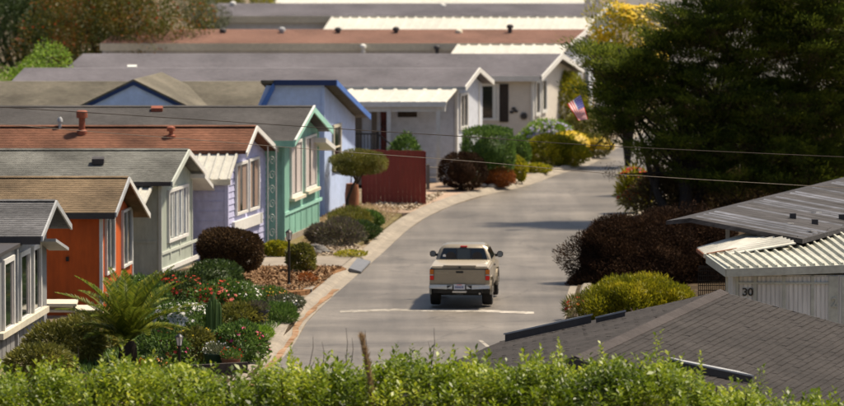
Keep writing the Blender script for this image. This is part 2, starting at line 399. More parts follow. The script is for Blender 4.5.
le, re_ = resample(left_edge, NL), resample(right_edge, NL)
rm = MB()
for i in range(NL - 1):
    z = V((0, 0, 0.012)); c0, c1 = (le[i] + re_[i]) / 2 + z, (le[i + 1] + re_[i + 1]) / 2 + z
    rm.quad(le[i] + z, c0, c1, le[i + 1] + z); rm.quad(c0, re_[i] + z, re_[i + 1] + z, c1)
road = struct(rm.build('road', 'asphalt', smooth=True))
# kerbs: gutter pan, rolled lip, top; cast in sections with open joints
def kerb(line, side, y1, name):
    root = bpy.data.objects.new(name, None); COL.objects.link(root); struct(root); ORG[root.name] = V((0, 0, 0))
    line = [p for p in line if p.y < y1]
    tot = sum((b - a).length for a, b in zip(line, line[1:])); nsec = int(tot / 2.4)
    pts = resample(line, nsec * 2 + 1)
    prof = [(0.0, 0.016), (0.30, 0.03), (0.40, 0.11), (0.55, 0.13), (0.62, 0.125), (0.62, -0.05)]
    for k in range(nsec):
        m = MB(); rows = []
        for q in range(3):
            p = pts[k * 2 + q]; a = pts[max(0, k * 2 + q - 1)]; b = pts[min(len(pts) - 1, k * 2 + q + 1)]
            t = (b - a).normalized(); nrm = V((-t.y, t.x, 0)) * side
            if q == 0: p = p + t * 0.012
            if q == 2: p = p - t * 0.012
            rows.append([p + nrm * o + V((0, 0, z + random.uniform(-.003, .003) * (q == 1))) for o, z in prof])
        for q in range(2):
            for j in range(len(prof) - 1):
                m.quad(*( (rows[q][j], rows[q + 1][j], rows[q + 1][j + 1], rows[q][j + 1]) if side < 0 else (rows[q][j], rows[q][j + 1], rows[q + 1][j + 1], rows[q + 1][j])))
        m.build('kerb_section', 'concrete', root)
kerb(left_edge, 1, 300, 'kerb')
kerb(right_edge, -1, 300, 'kerb')
def ground_patch(name, px, z, mt, world=False, n=5, kind='structure'):
    pts = [V(p) if world else G(*p) for p in px]
    pts = smooth_line(pts + [pts[0]], n)[:-1] if n > 1 else pts
    c = sum(pts, V((0, 0, 0))) / len(pts); m = MB()
    for i in range(len(pts)):
        a, b = pts[i], pts[(i + 1) % len(pts)]
        up = V((0, 0, z)); q = (a, b) if (a - c).cross(b - c).z > 0 else (b, a)
        m.poly([c + up, q[0] + up, q[1] + up])
        m.quad(q[0] + up, q[0] + V((0, 0, -.03)), q[1] + V((0, 0, -.03)), q[1] + up)
    o = m.build(name, mt); o['kind'] = kind; return o
def along_kerb(y0, y1, off0, off1, z, mt, name, n=14, jit=0.0):
    """strip beside the left road edge, off0..off1 metres towards the houses"""
    line = resample([p for p in left_edge if y0 - 3 < p.y < y1 + 3], n); m = MB(); rows = []
    for i, p in enumerate(line):
        t = (line[min(i + 1, n - 1)] - line[max(i - 1, 0)]).normalized(); nn = V((-t.y, t.x, 0))
        rows.append((p + nn * (off0 + random.uniform(-jit, jit)) + V((0, 0, z)), p + nn * (off1 + random.uniform(-jit, jit)) + V((0, 0, z))))
    for a, b in zip(rows, rows[1:]): m.quad(a[0], b[0], b[1], a[1])
    return struct(m.build(name, mt))
# yards between kerb and homes (each a slightly raised bed)
ground_patch('gravel_bed', [(318, 222), (345, 205), (372, 206), (404, 212), (378, 236), (345, 254), (318, 262), (285, 262), (283, 246)], 0.10, 'dry_lawn')
ground_patch('walkway', [(262, 260), (352, 261), (342, 270), (262, 270)], 0.128, 'concrete_drive', n=1)
ground_patch('gravel_bed', [(296, 248), (350, 247), (362, 252), (352, 261), (285, 260)], 0.12, 'gravel', n=3)
ground_patch('mulch_bed', [(240, 271), (342, 271), (330, 280), (318, 291), (300, 296), (270, 296), (244, 286)], 0.135, 'bark_mulch', n=3)
ground_patch('walkway', [(236, 289), (318, 289), (312, 294), (236, 295)], 0.14, 'concrete_drive', n=1)
ground_patch('driveway', [(200, 268), (262, 262), (262, 282), (210, 284)], 0.09, 'concrete_drive', n=1)
ground_patch('gravel_yard', [(366, 200), (420, 200), (452, 193), (436, 203), (412, 216), (380, 213)], 0.115, 'gravel_pink', n=3)
ground_patch('gravel_yard', [(425, 188), (470, 182), (530, 178), (520, 182), (480, 192), (440, 204), (428, 203)], 0.12, 'gravel_pink', n=3)
ground_patch('driveway', [(508, 176), (548, 170), (575, 160), (596, 154), (560, 168), (532, 178), (510, 182)], 0.118, 'concrete_drive', n=3)
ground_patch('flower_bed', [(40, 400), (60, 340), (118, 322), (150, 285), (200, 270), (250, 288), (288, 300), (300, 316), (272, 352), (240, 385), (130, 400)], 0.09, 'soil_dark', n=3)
ground_patch('walkway', [(262, 316), (303, 313), (268, 352), (252, 342)], 0.122, 'concrete_drive', n=1)
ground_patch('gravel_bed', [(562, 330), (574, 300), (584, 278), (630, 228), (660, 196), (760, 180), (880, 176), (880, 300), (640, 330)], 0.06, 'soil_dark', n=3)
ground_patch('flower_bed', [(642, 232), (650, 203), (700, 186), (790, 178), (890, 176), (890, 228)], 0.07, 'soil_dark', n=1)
along_kerb(150, 179, 0.06, 0.22, 0.036, 'litter', 'leaf_litter', 30, 0.05)['kind'] = 'stuff'
# painted line across the road, and a short tick; worn pale patches
def paint(px, w, name='road_marking', z=0.017):
    pts = [G(*p) for p in px]; m = MB(); n = 70
    ln = resample(pts, n); rows = []
    for p in ln:
        j = random.uniform(-0.09, 0.09); rows.append((V((p.x, p.y - w / 2 + j, z)), V((p.x, p.y + w / 2 + j + random.uniform(-.04, .04), z))))
    for a, b in zip(rows, rows[1:]): m.quad(a[0], b[0], b[1], a[1])
    return struct(m.build(name, 'road_paint'))
paint([(340, 312), (400, 310.5), (470, 311), (534, 313.5)], 0.68)
tm = MB(); a, b = G(480, 341), G(488, 347.5)
tm.quad(a + V((-.05, 0, .017)), a + V((.06, 0, .017)), b + V((.06, 0, .017)), b + V((-.05, 0, .017))); struct(tm.build('road_marking', 'road_paint'))

# ------------------------------------------------------------------ houses
class House:
    def __init__(s, name, label, x, y, Y0, a, cat='house', group=None):
        """(x, y) ignored in y: near corner of the street front at pixel column x, depth Y0; front runs away at angle a"""
        s.O = A(x, 0, Y0); s.O.z = 0.0; s.O = V((s.O.x, Y0, 0)); s.O.x = (x - CX) / F_PX * (Y0 / math.cos(PITCH)) * 1.0
        # exact column at ground level
        d = (s.O - _cam); s.O.x = (x - CX) / F_PX * d.dot(_fw)
        s.F = V((math.sin(a), math.cos(a), 0)); s.L = V((-1, 0, 0)); s.nf = V((math.cos(a), -math.sin(a), 0))
        s.r = thing(name, s.O, label, cat, group)
    def p(s, t, v, z): return s.O + s.F * t + s.L * v + V((0, 0, z))
    def tz(s, x, y, v=0.0):
        h = hit_plane(x, y, s.p(0, v, 0), s.nf); q = h - s.p(0, v, 0); return q.dot(s.F), h.z
    def vz(s, x, y, t=0.0):
        h = hit_plane(x, y, s.p(t, 0, 0), V((0, 1, 0))); return -(h.x - s.p(t, 0, 0).x), h.z
    def fbox(s, m, t0, t1, z0, z1, d0, d1): m.obox(s.p(t0, -d0, z0), s.F * (t1 - t0), V((0, 0, z1 - z0)), s.L * -(d1 - d0)); return m
    def sbox(s, m, v0, v1, z0, z1, d0, d1, t=0.0): m.obox(s.p(t - d0, v0, z0), s.L * (v1 - v0), V((0, 0, z1 - z0)), s.F * -(d1 - d0)); return m
    def body(s, prof, length, mt, v0=0.0):
        m = MB(); m.prism([s.p(t, v0, z) for t, z in prof], s.L * length); s.wall = m.build('wall', mt, s.r); return s.wall
    def slope(s, te, ze, tr, zr, v0, v1, mt, name='roof', course=0.15, thick=0.10):
        """one roof slope from eave (te, ze) to ridge (tr, zr), laid in overlapping courses"""
        m = MB(); n = max(4, int(math.hypot(tr - te, zr - ze) / course)); up = V((0, 0, 1)); lift = 0.009
        for i in range(n):
            f0, f1 = i / n, (i + 1) / n
            a0 = s.p(te + (tr - te) * f0, v0, ze + (zr - ze) * f0); a1 = s.p(te + (tr - te) * f1, v0, ze + (zr - ze) * f1)
            w = s.L * (v1 - v0); q = [a0 + up * lift, a1, a1 + w, a0 + w + up * lift]
            if (q[1] - q[0]).cross(q[2] - q[0]).z < 0: q = q[::-1]
            m.quad(*q); m.quad(a0, a0 + up * lift, a0 + w + up * lift, a0 + w)
        e0, e1 = s.p(te, v0, ze - thick), s.p(tr, v0, zr - thick)
        m.prism([e0, e1, e1 + up * (thick - .004), e0 + up * (thick - .004)], s.L * (v1 - v0))
        return m.build(name, mt, s.r)
    def ridge(s, tr, zr, v0, v1, mt, parent):
        m = MB(); w = 0.14
        m.prism([s.p(tr - w, v0, zr + .00), s.p(tr, v0, zr + .035), s.p(tr + w, v0, zr + .00), s.p(tr, v0, zr - .02)], s.L * (v1 - v0)); return m.build('ridge_cap', mt, parent)
    def barge(s, t0, z0, t1, z1, v, mt, h=0.2, th=0.045, name='bargeboard'):
        m = MB(); a, b = s.p(t0, v, z0 - h), s.p(t1, v, z1 - h); up = V((0, 0, h + .012)); m.prism([a, b, b + up, a + up], s.L * -th); return m.build(name, mt, s.r)
    def fascia(s, t, z, v0, v1, mt, h=0.16, th=0.03):
        m = MB(); s.sbox(m, v0, v1, z - h, z - .004, 0, th, t); return m.build('fascia', mt, s.r)
    def window(s, t0, t1, z0, z1, frame='trim_white', pane='glass_dark', cols=1, rows=1, curtain=None, fw=0.07, sill=None, base=0.0):
        fr = MB()
        for (a, b, c, d) in ((t0 - fw, t1 + fw, z0 - fw, z0), (t0 - fw, t1 + fw, z1, z1 + fw), (t0 - fw, t0, z0, z1), (t1, t1 + fw, z0, z1)): s.fbox(fr, a, b, c, d, base + .002, base + .075)
        w = fr.build('window', frame, s.r)
        for i in range(cols):
            a = t0 + (t1 - t0) * i / cols; b = t0 + (t1 - t0) * (i + 1) / cols
            for k in range(rows):
                c = z0 + (z1 - z0) * k / rows; d = z0 + (z1 - z0) * (k + 1) / rows
                pm = MB(); s.fbox(pm, a + .018, b - .018, c + .018, d - .018, base + .004, base + .022); pm.build('pane', pane, w)
            if curtain:
                cm = MB(); cw = (b - a) * curtain[1] / 2
                for (e0, e1) in ((a + .02, a + cw), (b - cw, b - .02)): s.fbox(cm, e0, e1, z0 + .03, z1 - .03, base + .023, base + .028)
                cm.build('curtain', curtain[0], w)
        mm = MB()
        for i in range(1, cols): x = t0 + (t1 - t0) * i / cols; s.fbox(mm, x - .025, x + .025, z0, z1, base + .002, base + .06)
        for k in range(1, rows): z = z0 + (z1 - z0) * k / rows; s.fbox(mm, t0, t1, z - .02, z + .02, base + .002, base + .055)
        if mm.v: mm.build('mullion', frame, w)
        if sill:
            sm = MB(); s.fbox(sm, t0 - fw - .08, t1 + fw + .08, z0 - fw - .10, z0 - fw - .005, base + .002, base + .18); sm.build('sill', sill, w)
        return w
    def pxwin(s, x0, x1, yt, yb, **k):
        t0, zt = s.tz(x0, yt); _, zb = s.tz(x0, yb); t1, _ = s.tz(x1, yt); return s.window(t0, t1, zb, zt, **k)
    def strip(s, x0, y0, x1, y1, h, d, mt, name, t0=None):
        a, za = s.tz(x0, y0); b, zb = s.tz(x1, y1); m = MB(); z = (za + zb) / 2; s.fbox(m, a, b, z - h / 2, z + h / 2, .002, d); return m.build(name, mt, s.r)
    def corner(s, t, z1, mt, w=0.09, d=0.03, z0=0.05):
        m = MB(); s.fbox(m, t - w / 2, t + w / 2, z0, z1, -.06, d); return m.build('corner_trim', mt, s.r)
    def awning(s, t_out, z_out, t_in, z_in, v0, v1, pitch, mt='metal_white', edge='trim_cream', rib=0.055):
        """ribbed sheet-metal awning; ribs run down the slope"""
        m = MB(); a, b = s.p(t_out, v0, z_out), s.p(t_in, v0, z_in); up = V((0, 0, 1)); w = s.L * (v1 - v0)
        m.prism([a - up * .03, b - up * .03, b, a], w); r = m.build('awning', mt, s.r)
        n = int(abs(v1 - v0) / pitch)
        for i in range(n + 1):
            o = s.L * ((v1 - v0) * i / n if i < n else (v1 - v0) - .04); k = MB()
            c = pitch * 0.17; e = s.L * c
            k.prism([a + o + up * .002, a + o + e * .4 + up * rib, a + o + e * 1.6 + up * rib, a + o + e * 2 + up * .002], (b - a)); k.build('rib', mt, r)
        f = MB(); s.sbox(f, v0 - .02, v1, z_out - .15, z_out + .03, 0.001, .04, t_out); f.build('gutter', edge, r)
        return r
    def vent(s, x, y, t, z, mt='pipe_rust', kind='pipe', parent=None, size=1.0):
        q = A(x, y, s.p(t, 0, 0).y); o = V((q.x, q.y, q.z)); m = MB(); k = size
        if kind == 'pipe':
            m.lathe(o, [(.14 * k, -.12), (.14 * k, .0), (.085 * k, .05), (.085 * k, .34 * k), (.15 * k, .36 * k), (.15 * k, .52 * k), (.11 * k, .55 * k)], 12)
        elif kind == 'cap':
            m.lathe(o, [(.17 * k, -.12), (.17 * k, .02), (.07 * k, .06), (.07 * k, .14), (.14 * k, .15), (.14 * k, .27), (.04 * k, .31)], 12)
        elif kind == 'dome':
            m.lathe(o, [(.10 * k, -.12), (.10 * k, .08), (.17 * k, .10), (.15 * k, .20), (.06 * k, .25)], 12)
        else:
            m.obox(o + V((-.18, -.12, -.06)) , V((.36, 0, 0)), V((0, .28, .06)), V((0, 0, .16)))
        return m.build('roof_vent', mt, parent or s.r, smooth=(kind != 'box'))
def zline(z0, z1, n): return [z0 + (z1 - z0) * i / n for i in range(n + 1)]

# ---- grey house with the long windowed front
h = House('house', 'grey mobile home with three tall white-framed windows, corner of the orange house behind it', -2.5, 0, 157.5, R(5.2)); H1 = h
h.body([(0, 0), (8.3, 0), (8.3, 2.92), (6.1, 3.62), (3.6, 2.92), (3.5, 2.86), (0, 2.86)], 14, 'wall_grey')
r1 = h.slope(3.25, 3.12, 5.75, 3.86, -.62, 14, 'roof_grey'); h.slope(8.4, 3.02, 5.75, 3.86, -.62, 14, 'roof_grey'); h.ridge(5.75, 3.86, -.62, 14, 'roof_grey', r1)
m = MB(); m.obox(h.p(-.25, -.1, 2.87), h.F * 3.7, h.L * 14, V((0, 0, .09))); m.build('porch_roof', 'trim_dark', h.r)  # dark colour makes the roof top read as shade below the fascia
h.barge(3.25, 3.12, 5.75, 3.86, -.62, 'trim_grey', .13); h.barge(5.75, 3.86, 8.4, 3.02, -.62, 'trim_grey', .13)
h.fascia(3.25, 3.12, -.6, 14, 'trim_dark', .2)
m = MB(); m.prism([h.p(6.6, -.5, 2.72), h.p(8.9, -.5, 2.3), h.p(8.9, -.5, 2.38), h.p(6.6, -.5, 2.80)], h.L * .52); m.build('door_canopy', 'trim_grey', h.r)
for x0, x1, yt, yb in ((2.5, 11.5, 265, 330), (19, 27.3, 257.5, 319), (32, 38.5, 250.5, 311)):
    h.pxwin(x0, x1, yt, yb, pane='glass_dark', cols=1, fw=.13, curtain=('curtain_pale', .12))
h.strip(-2, 337, 44, 309, .16, .14, 'trim_cream', 'belt_rail'); h.corner(0, 2.8, 'trim_grey')
t_, z_ = h.tz(15.5, 290); m = MB(); h.fbox(m, t_ - .05, t_ + .05, 0, 2.85, .01, .07); m.build('downpipe', 'trim_grey', h.r)
for k in range(1, 12):
    m = MB(); t = k * .7; h.fbox(m, t - .012, t + .012, 0.0, 1.05, .001, .012); m.build('batten', 'wall_grey', h.r)

# ---- orange house
h = House('house', 'bright orange mobile home with tan shingle roof and white-framed windows', 102, 0, 172.5, R(5.7)); H2 = h
h.body([(0, 0), (5.75, 0), (5.75, 2.35), (2.2, 3.5), (0, 2.78)], 14, 'wall_orange')
r2 = h.slope(-.35, 2.86, 2.2, 3.66, -.42, 14, 'roof_tan'); h.slope(6.2, 2.33, 2.2, 3.66, -.42, 14, 'roof_tan'); h.ridge(2.2, 3.66, -.42, 14, 'roof_tan', r2)
h.barge(-.35, 2.86, 2.2, 3.66, -.42, 'trim_grey', .13); h.barge(2.2, 3.66, 6.2, 2.33, -.42, 'trim_white', .13)
h.fascia(-.35, 2.86, -.42, 14, 'trim_dark', .17)
h.pxwin(104.9, 112.5, 220, 273, pane='glass_dark', cols=2, rows=1, fw=.07); h.pxwin(121.5, 129.8, 213, 266, pane='glass_dark', cols=2, fw=.07)
h.corner(0, 2.78, 'trim_white'); h.corner(5.72, 2.3, 'trim_white')
for v in (2.2, 4.4, 6.6):
    m = MB(); h.sbox(m, v - .02, v + .02, .02, 2.75, .001, .012); m.build('batten', 'wall_orange', h.r)
m = MB(); h.sbox(m, .9, .98, 1.5, 1.62, .002, .06); m.build('tap', 'black_metal', h.r)

# ---- pale sage house
h = House('house', 'pale sage mobile home with wide white window and belt rail', 161, 0, 184.8, R(9.5)); H3 = h
h.body([(0, 0), (4.5, 0), (4.5, 2.75), (2.15, 3.46), (0, 2.75)], 16, 'wall_sage')
r3 = h.slope(-.35, 2.83, 2.15, 3.62, -.38, 16, 'roof_sage_grey'); h.slope(4.75, 2.79, 2.15, 3.62, -.38, 16, 'roof_sage_grey'); h.ridge(2.15, 3.62, -.38, 16, 'roof_sage_grey', r3)
h.barge(-.35, 2.83, 2.15, 3.62, -.38, 'trim_sage', .16); h.barge(2.15, 3.62, 4.75, 2.79, -.38, 'trim_white', .15)
h.fascia(-.35, 2.83, -.38, 16, 'trim_dark', .12)
m = MB(); m.prism([h.p(4.3, -.45, 2.62), h.p(6.2, -.45, 2.0), h.p(6.2, -.45, 2.12), h.p(4.3, -.45, 2.74)], h.L * 5); m.build('carport_roof', 'trim_white', h.r)
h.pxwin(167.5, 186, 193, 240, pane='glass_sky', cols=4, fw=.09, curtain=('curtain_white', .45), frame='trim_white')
h.strip(161, 271, 199, 256, .13, .05, 'trim_white', 'belt_rail'); h.strip(161, 254, 199, 239, .08, .04, 'trim_sage', 'belt_rail'); h.corner(0, 2.75, 'trim_sage'); h.corner(4.48, 2.7, 'trim_sage')
for t in (1.3, 2.7):
    m = MB(); h.fbox(m, t - .05, t + .05, .45, 1.1, .002, .03); m.build('batten', 'trim_sage', h.r)
for v in (1.3, 2.6, 3.9):
    m = MB(); h.sbox(m, v - .025, v + .025, .02, 2.1, .001, .02); m.build('batten', 'wall_sage', h.r)
m = MB(); h.sbox(m, 0.0, 6, 1.0, 1.07, .001, .018); m.build('batten', 'wall_sage', h.r)
h.awning(-1.75, 2.1, -.05, 2.74, .18, 7, .27)
m = MB(); m.bar(h.p(5.9, -.3, 0), h.p(5.9, -.3, 2.05), .09, .09, (0, 1, 0)); m.build('post', 'trim_sage', h.r)

# ---- lavender house, clapboard front
h = House('house', 'lavender clapboard mobile home with brown roof and two curtained windows', 227, 0, 190.5, R(11)); H4 = h
prof4 = [(0, 0), (5.5, 0), (5.5, 2.95), (2.4, 3.78), (1.3, 3.25), (0, 2.42)]
h.body(prof4, 16, 'wall_lavender')
r4 = h.slope(1.0, 3.28, 2.4, 3.95, -.38, 16, 'roof_brown'); h.slope(6.75, 2.70, 2.4, 3.95, -.38, 16, 'roof_brown'); h.ridge(2.4, 3.95, -.38, 16, 'roof_brown', r4)
h.barge(.9, 3.23, 2.4, 3.95, -.38, 'trim_white', .14); h.barge(2.4, 3.95, 6.75, 2.70, -.38, 'trim_white', .14)
h.awning(-.12, 2.46, 1.2, 3.28, -.12, 9, .27)
def roof4(t):
    for (a, za), (b, zb) in zip([(0, 2.42), (1.3, 3.25), (2.4, 3.78)], [(1.3, 3.25), (2.4, 3.78), (5.5, 2.95)]):
        if a <= t <= b: return za + (zb - za) * (t - a) / (b - a)
    return 0
wx4 = [h.tz(233.5, 165)[0], h.tz(257, 165)[0]]
for k in range(19):
    z0 = .12 + k * .195; z1 = z0 + .195; ts = [i * .05 for i in range(111) if roof4(i * .05) > z1 + .02]
    if not ts: break
    m = MB(); m.prism([h.p(ts[0] + .03, -.004, z0), h.p(ts[0] + .03, -.034, z0), h.p(ts[0] + .03, -.010, z1), h.p(ts[0] + .03, -.004, z1)], h.F * (ts[-1] - ts[0] - .05)); m.build('clapboard', 'wall_lavender', h.r)
h.pxwin(234.3, 244.3, 166, 213, pane='glass_dark', fw=.08, curtain=('curtain_brown', .75), base=.034, cols=1); h.pxwin(247, 256, 161.5, 209, pane='glass_dark', fw=.08, curtain=('curtain_brown', .75), base=.034, cols=1)
h.strip(231, 226, 259, 219, .32, .12, 'trim_white', 'window_box'); h.corner(0.02, 2.4, 'wall_lavender', .1, .045); h.corner(5.48, 2.8, 'wall_lavender', .1, .045)
for k in range(1, 9):
    m = MB(); h.sbox(m, .02, 9, k * .3 - .01, k * .3 + .012, .001, .014); m.build('siding_seam', 'wall_lavender', h.r)
# scrolled iron posts carrying the roof edge over the carport
for tt, vv in ((4.45, -.42),):
    ip = MB(); b0 = h.p(tt, vv, 0)
    for dx in (-.13, .13): ip.bar(b0 + V((dx, 0, 0)), b0 + V((dx, 0, 3.2)), .036, .036, (0, 1, 0))
    pst = ip.build('post', 'trim_white', h.r)
    for k in range(6):
        c = b0 + V((0, 0, .5 + k * .45)); sp = MB()
        sp.tube([c + V((.10 * math.cos(q * .7 + k % 2 * 3.14) * (1 - q / 16), 0, .16 * math.sin(q * .7) * (1 - q / 16))) for q in range(13)], .007, 5); sp.build('scroll', 'trim_white', pst)

# ---- mint green house
h = House('house', 'mint green mobile home with dark flat-looking roof and two pale blinds', 284, 0, 195.8, R(9)); H5 = h
h.body([(0, 0), (6.2, 0), (6.2, 3.25), (3.05, 4.02), (0, 3.2)], 18, 'wall_green')
r5 = h.slope(-.4, 3.33, 3.05, 4.2, -.38, 18, 'roof_charcoal'); h.slope(6.6, 3.28, 3.05, 4.2, -.38, 18, 'roof_charcoal'); h.ridge(3.05, 4.2, -.38, 18, 'roof_charcoal', r5)
h.barge(-.4, 3.33, 3.05, 4.2, -.38, 'trim_mint', .18); h.barge(3.05, 4.2, 6.6, 3.28, -.38, 'trim_mint', .18)
m = MB(); a, b = h.p(-.4, -.40, 3.33 + .0), h.p(3.05, -.40, 4.2 + .0); m.prism([a, b, b + V((0, 0, .04)), a + V((0, 0, .04))], h.L * -.06); m.build('drip_edge', 'trim_white', h.r)
h.fascia(-.4, 3.33, -.38, 18, 'wall_green', .2)
m = MB(); m.prism([h.p(5.2, -.42, 2.92), h.p(7.0, -.42, 2.55), h.p(7.0, -.42, 2.70), h.p(5.2, -.42, 3.07)], h.L * 3); m.build('carport_roof', 'trim_white', h.r)
for x0, x1, yt, yb in ((290, 299.8, 145, 195.5), (304, 314.3, 139.5, 188.5)):
    h.pxwin(x0, x1, yt, yb, pane='glass_dark', fw=.08, curtain=('curtain_pale', .82), cols=1, sill='trim_cream')
h.corner(0, 3.2, 'wall_green'); h.corner(6.18, 3.2, 'trim_mint'); h.strip(284, 214, 321, 199, .1, .04, 'trim_mint', 'belt_rail')
m = MB(); h.fbox(m, -.02, 6.22, 0, .28, .003, .035); m.build('skirting', 'concrete', h.r)
for v in (1.2, 2.4, 3.6):
    m = MB(); h.sbox(m, v - .02, v + .02, .1, 3.1, .001, .014); m.build('batten', 'wall_green', h.r)
for t in (1.0, 2.0, 3.0, 4.0, 5.0):
    m = MB(); h.fbox(m, t - .035, t + .035, .28, 1.1, .001, .016); m.build('batten', 'wall_green', h.r)

# ---- light blue house with navy trim, tall front part and gabled dormer
h = House('house', 'light blue house with navy roof trim and a gabled dormer', 324, 0, 207.5, R(10)); H6 = h
vl = 1.62; vtop = 1.45
h.body([(0, 0), (5.6, 0), (5.6, 3.0), (0, 4.38)], 1.9, 'wall_blue')
m = MB(); m.prism([h.p(.0, 1.9, 0), h.p(.0, 1.9, 4.38), h.p(.0, 2.35, 3.3), h.p(.0, 2.35, 0)], h.F * .25); m.build('wall', 'wall_blue', h.r)
h.slope(6.0, 3.05, -.15, 4.56, -.42, 2.05, 'roof_olive'); h.barge(-.15, 4.56, 6.0, 3.05, -.42, 'trim_bright_blue', .17)
m = MB(); h.sbox(m, -.44, 1.6, 4.39, 4.57, .155, .20); m.build('fascia', 'trim_navy', h.r)
m = MB(); m.prism([h.p(-.05, 1.6, 4.56), h.p(-.05, 1.6, 4.28), h.p(-.05, 2.25, 3.0), h.p(-.05, 2.45, 3.0)], h.F * -.1); m.build('bargeboard', 'trim_bright_blue', h.r)
h.body([(0.3, 0), (9, 0), (9, 3.1), (4.6, 4.1), (0.3, 3.1)], 16, 'wall_blue', 2.2)
r6 = h.slope(0, 3.15, 4.6, 4.27, 1.9, 18, 'roof_olive'); h.slope(9.3, 3.1, 4.6, 4.27, 1.9, 18, 'roof_olive')
# dormer facing along the row
dv0, dv1, dvp = (h.vz(87, 104, -.1)[0], h.vz(187, 104, -.1)[0], h.vz(134, 82, -.1)[0]); dz0 = h.vz(87, 104, -.1)[1]; dzp = h.vz(134, 81, -.1)[1]
lo = .9; sl = (dzp - dz0) / (dv0 - dvp)
def dp(v, z, t): return h.p(t, v, z)
m = MB(); e = 0.5
m.prism([dp(dv0 + e, dz0 - e * sl, -.1), dp(dvp, dzp - .0, -.1), dp(dv1 - e, dzp - (dvp - dv1 + e) * sl, -.1)], h.F * 4.0); dorm = m.build('dormer', 'wall_blue', h.r)
for va, vb, mt_ in ((dv0 + e + .1, dvp, 'trim_navy'), (dvp, dv1 - e - .1, 'trim_navy')):
    za = dzp - abs(va - dvp) * sl; zb = dzp - abs(vb - dvp) * sl; m = MB()
    m.prism([dp(va, za - .13, -.12), dp(vb, zb - .13, -.12), dp(vb, zb + .06, -.12), dp(va, za + .06, -.12)], h.F * -.06); m.build('bargeboard', mt_, dorm)
    m = MB(); m.prism([dp(va, za + .005, -.20), dp(vb, zb + .005, -.20), dp(vb, zb + .07, -.20), dp(va, za + .07, -.20)], h.F * 4.4); m.build('dormer_roof', 'roof_olive', dorm)
h.pxwin(332.5, 339, 128, 168, pane='glass_dark', cols=1, rows=2, fw=.1, frame='trim_cream')
h.corner(0, 4.3, 'wall_blue')

# ---- white porch house
h = House('house', 'white clapboard house with awning porch behind the dark red fence', 457, 0, 224.0, R(14)); H7 = h
h.body([(0, 0), (3.9, 0), (3.9, 3.3), (2.0, 3.82), (0, 3.3)], 16, 'wall_white')
r7 = h.slope(-.2, 3.42, 2.0, 3.98, -.32, 16, 'roof_slate'); h.slope(4.2, 3.4, 2.0, 3.98, -.32, 16, 'roof_slate')
h.barge(-.2, 3.42, 2.0, 3.98, -.32, 'trim_white', .16); h.barge(2.0, 3.98, 4.2, 3.4, -.32, 'trim_white', .16)
h.fascia(-.2, 3.42, -.3, 16, 'trim_grey', .1)
m = MB(); h.sbox(m, -.05, 4.2, 0, 3.3, -1, .0, 0)
h.awning(-1.9, 2.95, -.15, 3.34, -.05, 4.15, .5, edge='trim_white', rib=.04)
for k in range(13):
    m = MB(); z0 = .3 + k * .2; m.prism([h.p(-.004, .1, z0), h.p(-.03, .1, z0), h.p(-.008, .1, z0 + .2), h.p(-.004, .1, z0 + .2)], h.L * 4.2); m.build('clapboard', 'wall_white', h.r)
for v in (.25, 2.0, 3.9):
    m = MB(); m.bar(h.p(-1.75, v, 0), h.p(-1.75, v, 2.86), .14, .14, (0, 1, 0)); m.build('post', 'trim_white', h.r)
m = MB(); h.sbox(m, 0, 4.15, 2.62, 2.84, 1.70, 1.78); m.build('porch_beam', 'trim_white', h.r)
va, za = h.vz(398, 117, -.03); vb, zb = h.vz(417, 106, -.03); m = MB(); h.sbox(m, vb, va, za, zb, .031, .06); m.build('wall_hanging', 'wood_dark', h.r)
for x0, x1 in ((352, 362), (372, 377), (381, 390)):
    va, za = h.vz(x1, 125, 0); vb, zb = h.vz(x0, 103, 0); m = MB(); h.sbox(m, va, vb, 1.0, 2.55, .031, .06); m.build('door' if x0 == 372 else 'window', 'wood_grey' if x0 != 381 else 'glass_dark', h.r)
h.pxwin(459.5, 466, 96, 127, pane='glass_dark', fw=.1, cols=2)
h.corner(0, 3.25, 'trim_white', .14); h.corner(3.3, 3.4, 'trim_white', .12)
# deck with black railing
m = MB(); h.sbox(m, 2.2, 4.6, .1, .95, .3, 2.9); m.build('deck', 'wood_grey', h.r)
rl = MB(); h.sbox(rl, 2.1, 4.6, 1.88, 1.93, 2.84, 2.88); h.sbox(rl, 2.1, 4.6, 1.05, 1.09, 2.84, 2.88); rail = rl.build('railing', 'black_metal', h.r)
for k in range(22):
    b = MB(); v = 2.12 + k * .115; h.sbox(b, v - .011, v + .011, .95, 1.9, 2.85, 2.872); b.build('baluster', 'black_metal', rail)
for v in (2.1, 3.35, 4.55):
    b = MB(); h.sbox(b, v - .04, v + .04, .95, 2.0, 2.82, 2.9); b.build('railing_post', 'black_metal', rail)
m = MB(); m.bar(h.p(-2.86, 2.1, 1.9), h.p(-2.86, .9, .9), .05, .05); m.build('handrail', 'black_metal', h.r)

# ---- cream house with shutters
h = House('house', 'cream house with dark shutter and metal sun ornaments on its wall', 533, 0, 243.5, R(17)); H8 = h
h.body([(0, 0), (5.6, 0), (5.6, 2.7), (2.6, 3.3), (0, 2.62)], 18, 'wall_cream')
r8 = h.slope(-.35, 2.74, 2.6, 3.47, -.4, 18.3, 'roof_slate'); h.slope(5.9, 2.7, 2.6, 3.47, -.4, 18.3, 'roof_slate')
h.barge(-.35, 2.74, 2.6, 3.47, -.4, 'trim_white', .2); h.barge(2.6, 3.47, 5.9, 2.7, -.4, 'trim_white', .2); h.fascia(-.35, 2.74, -.35, 18, 'trim_white', .2)
va, za = h.vz(497, 118); vb, zb = h.vz(480, 86); m = MB()
for (a, b, c, d) in ((va - .1, vb + .1, za - .1, za), (va - .1, vb + .1, zb, zb + .1), (va - .1, va, za, zb), (vb, vb + .1, za, zb)): h.sbox(m, a, b, c, d, .002, .06)
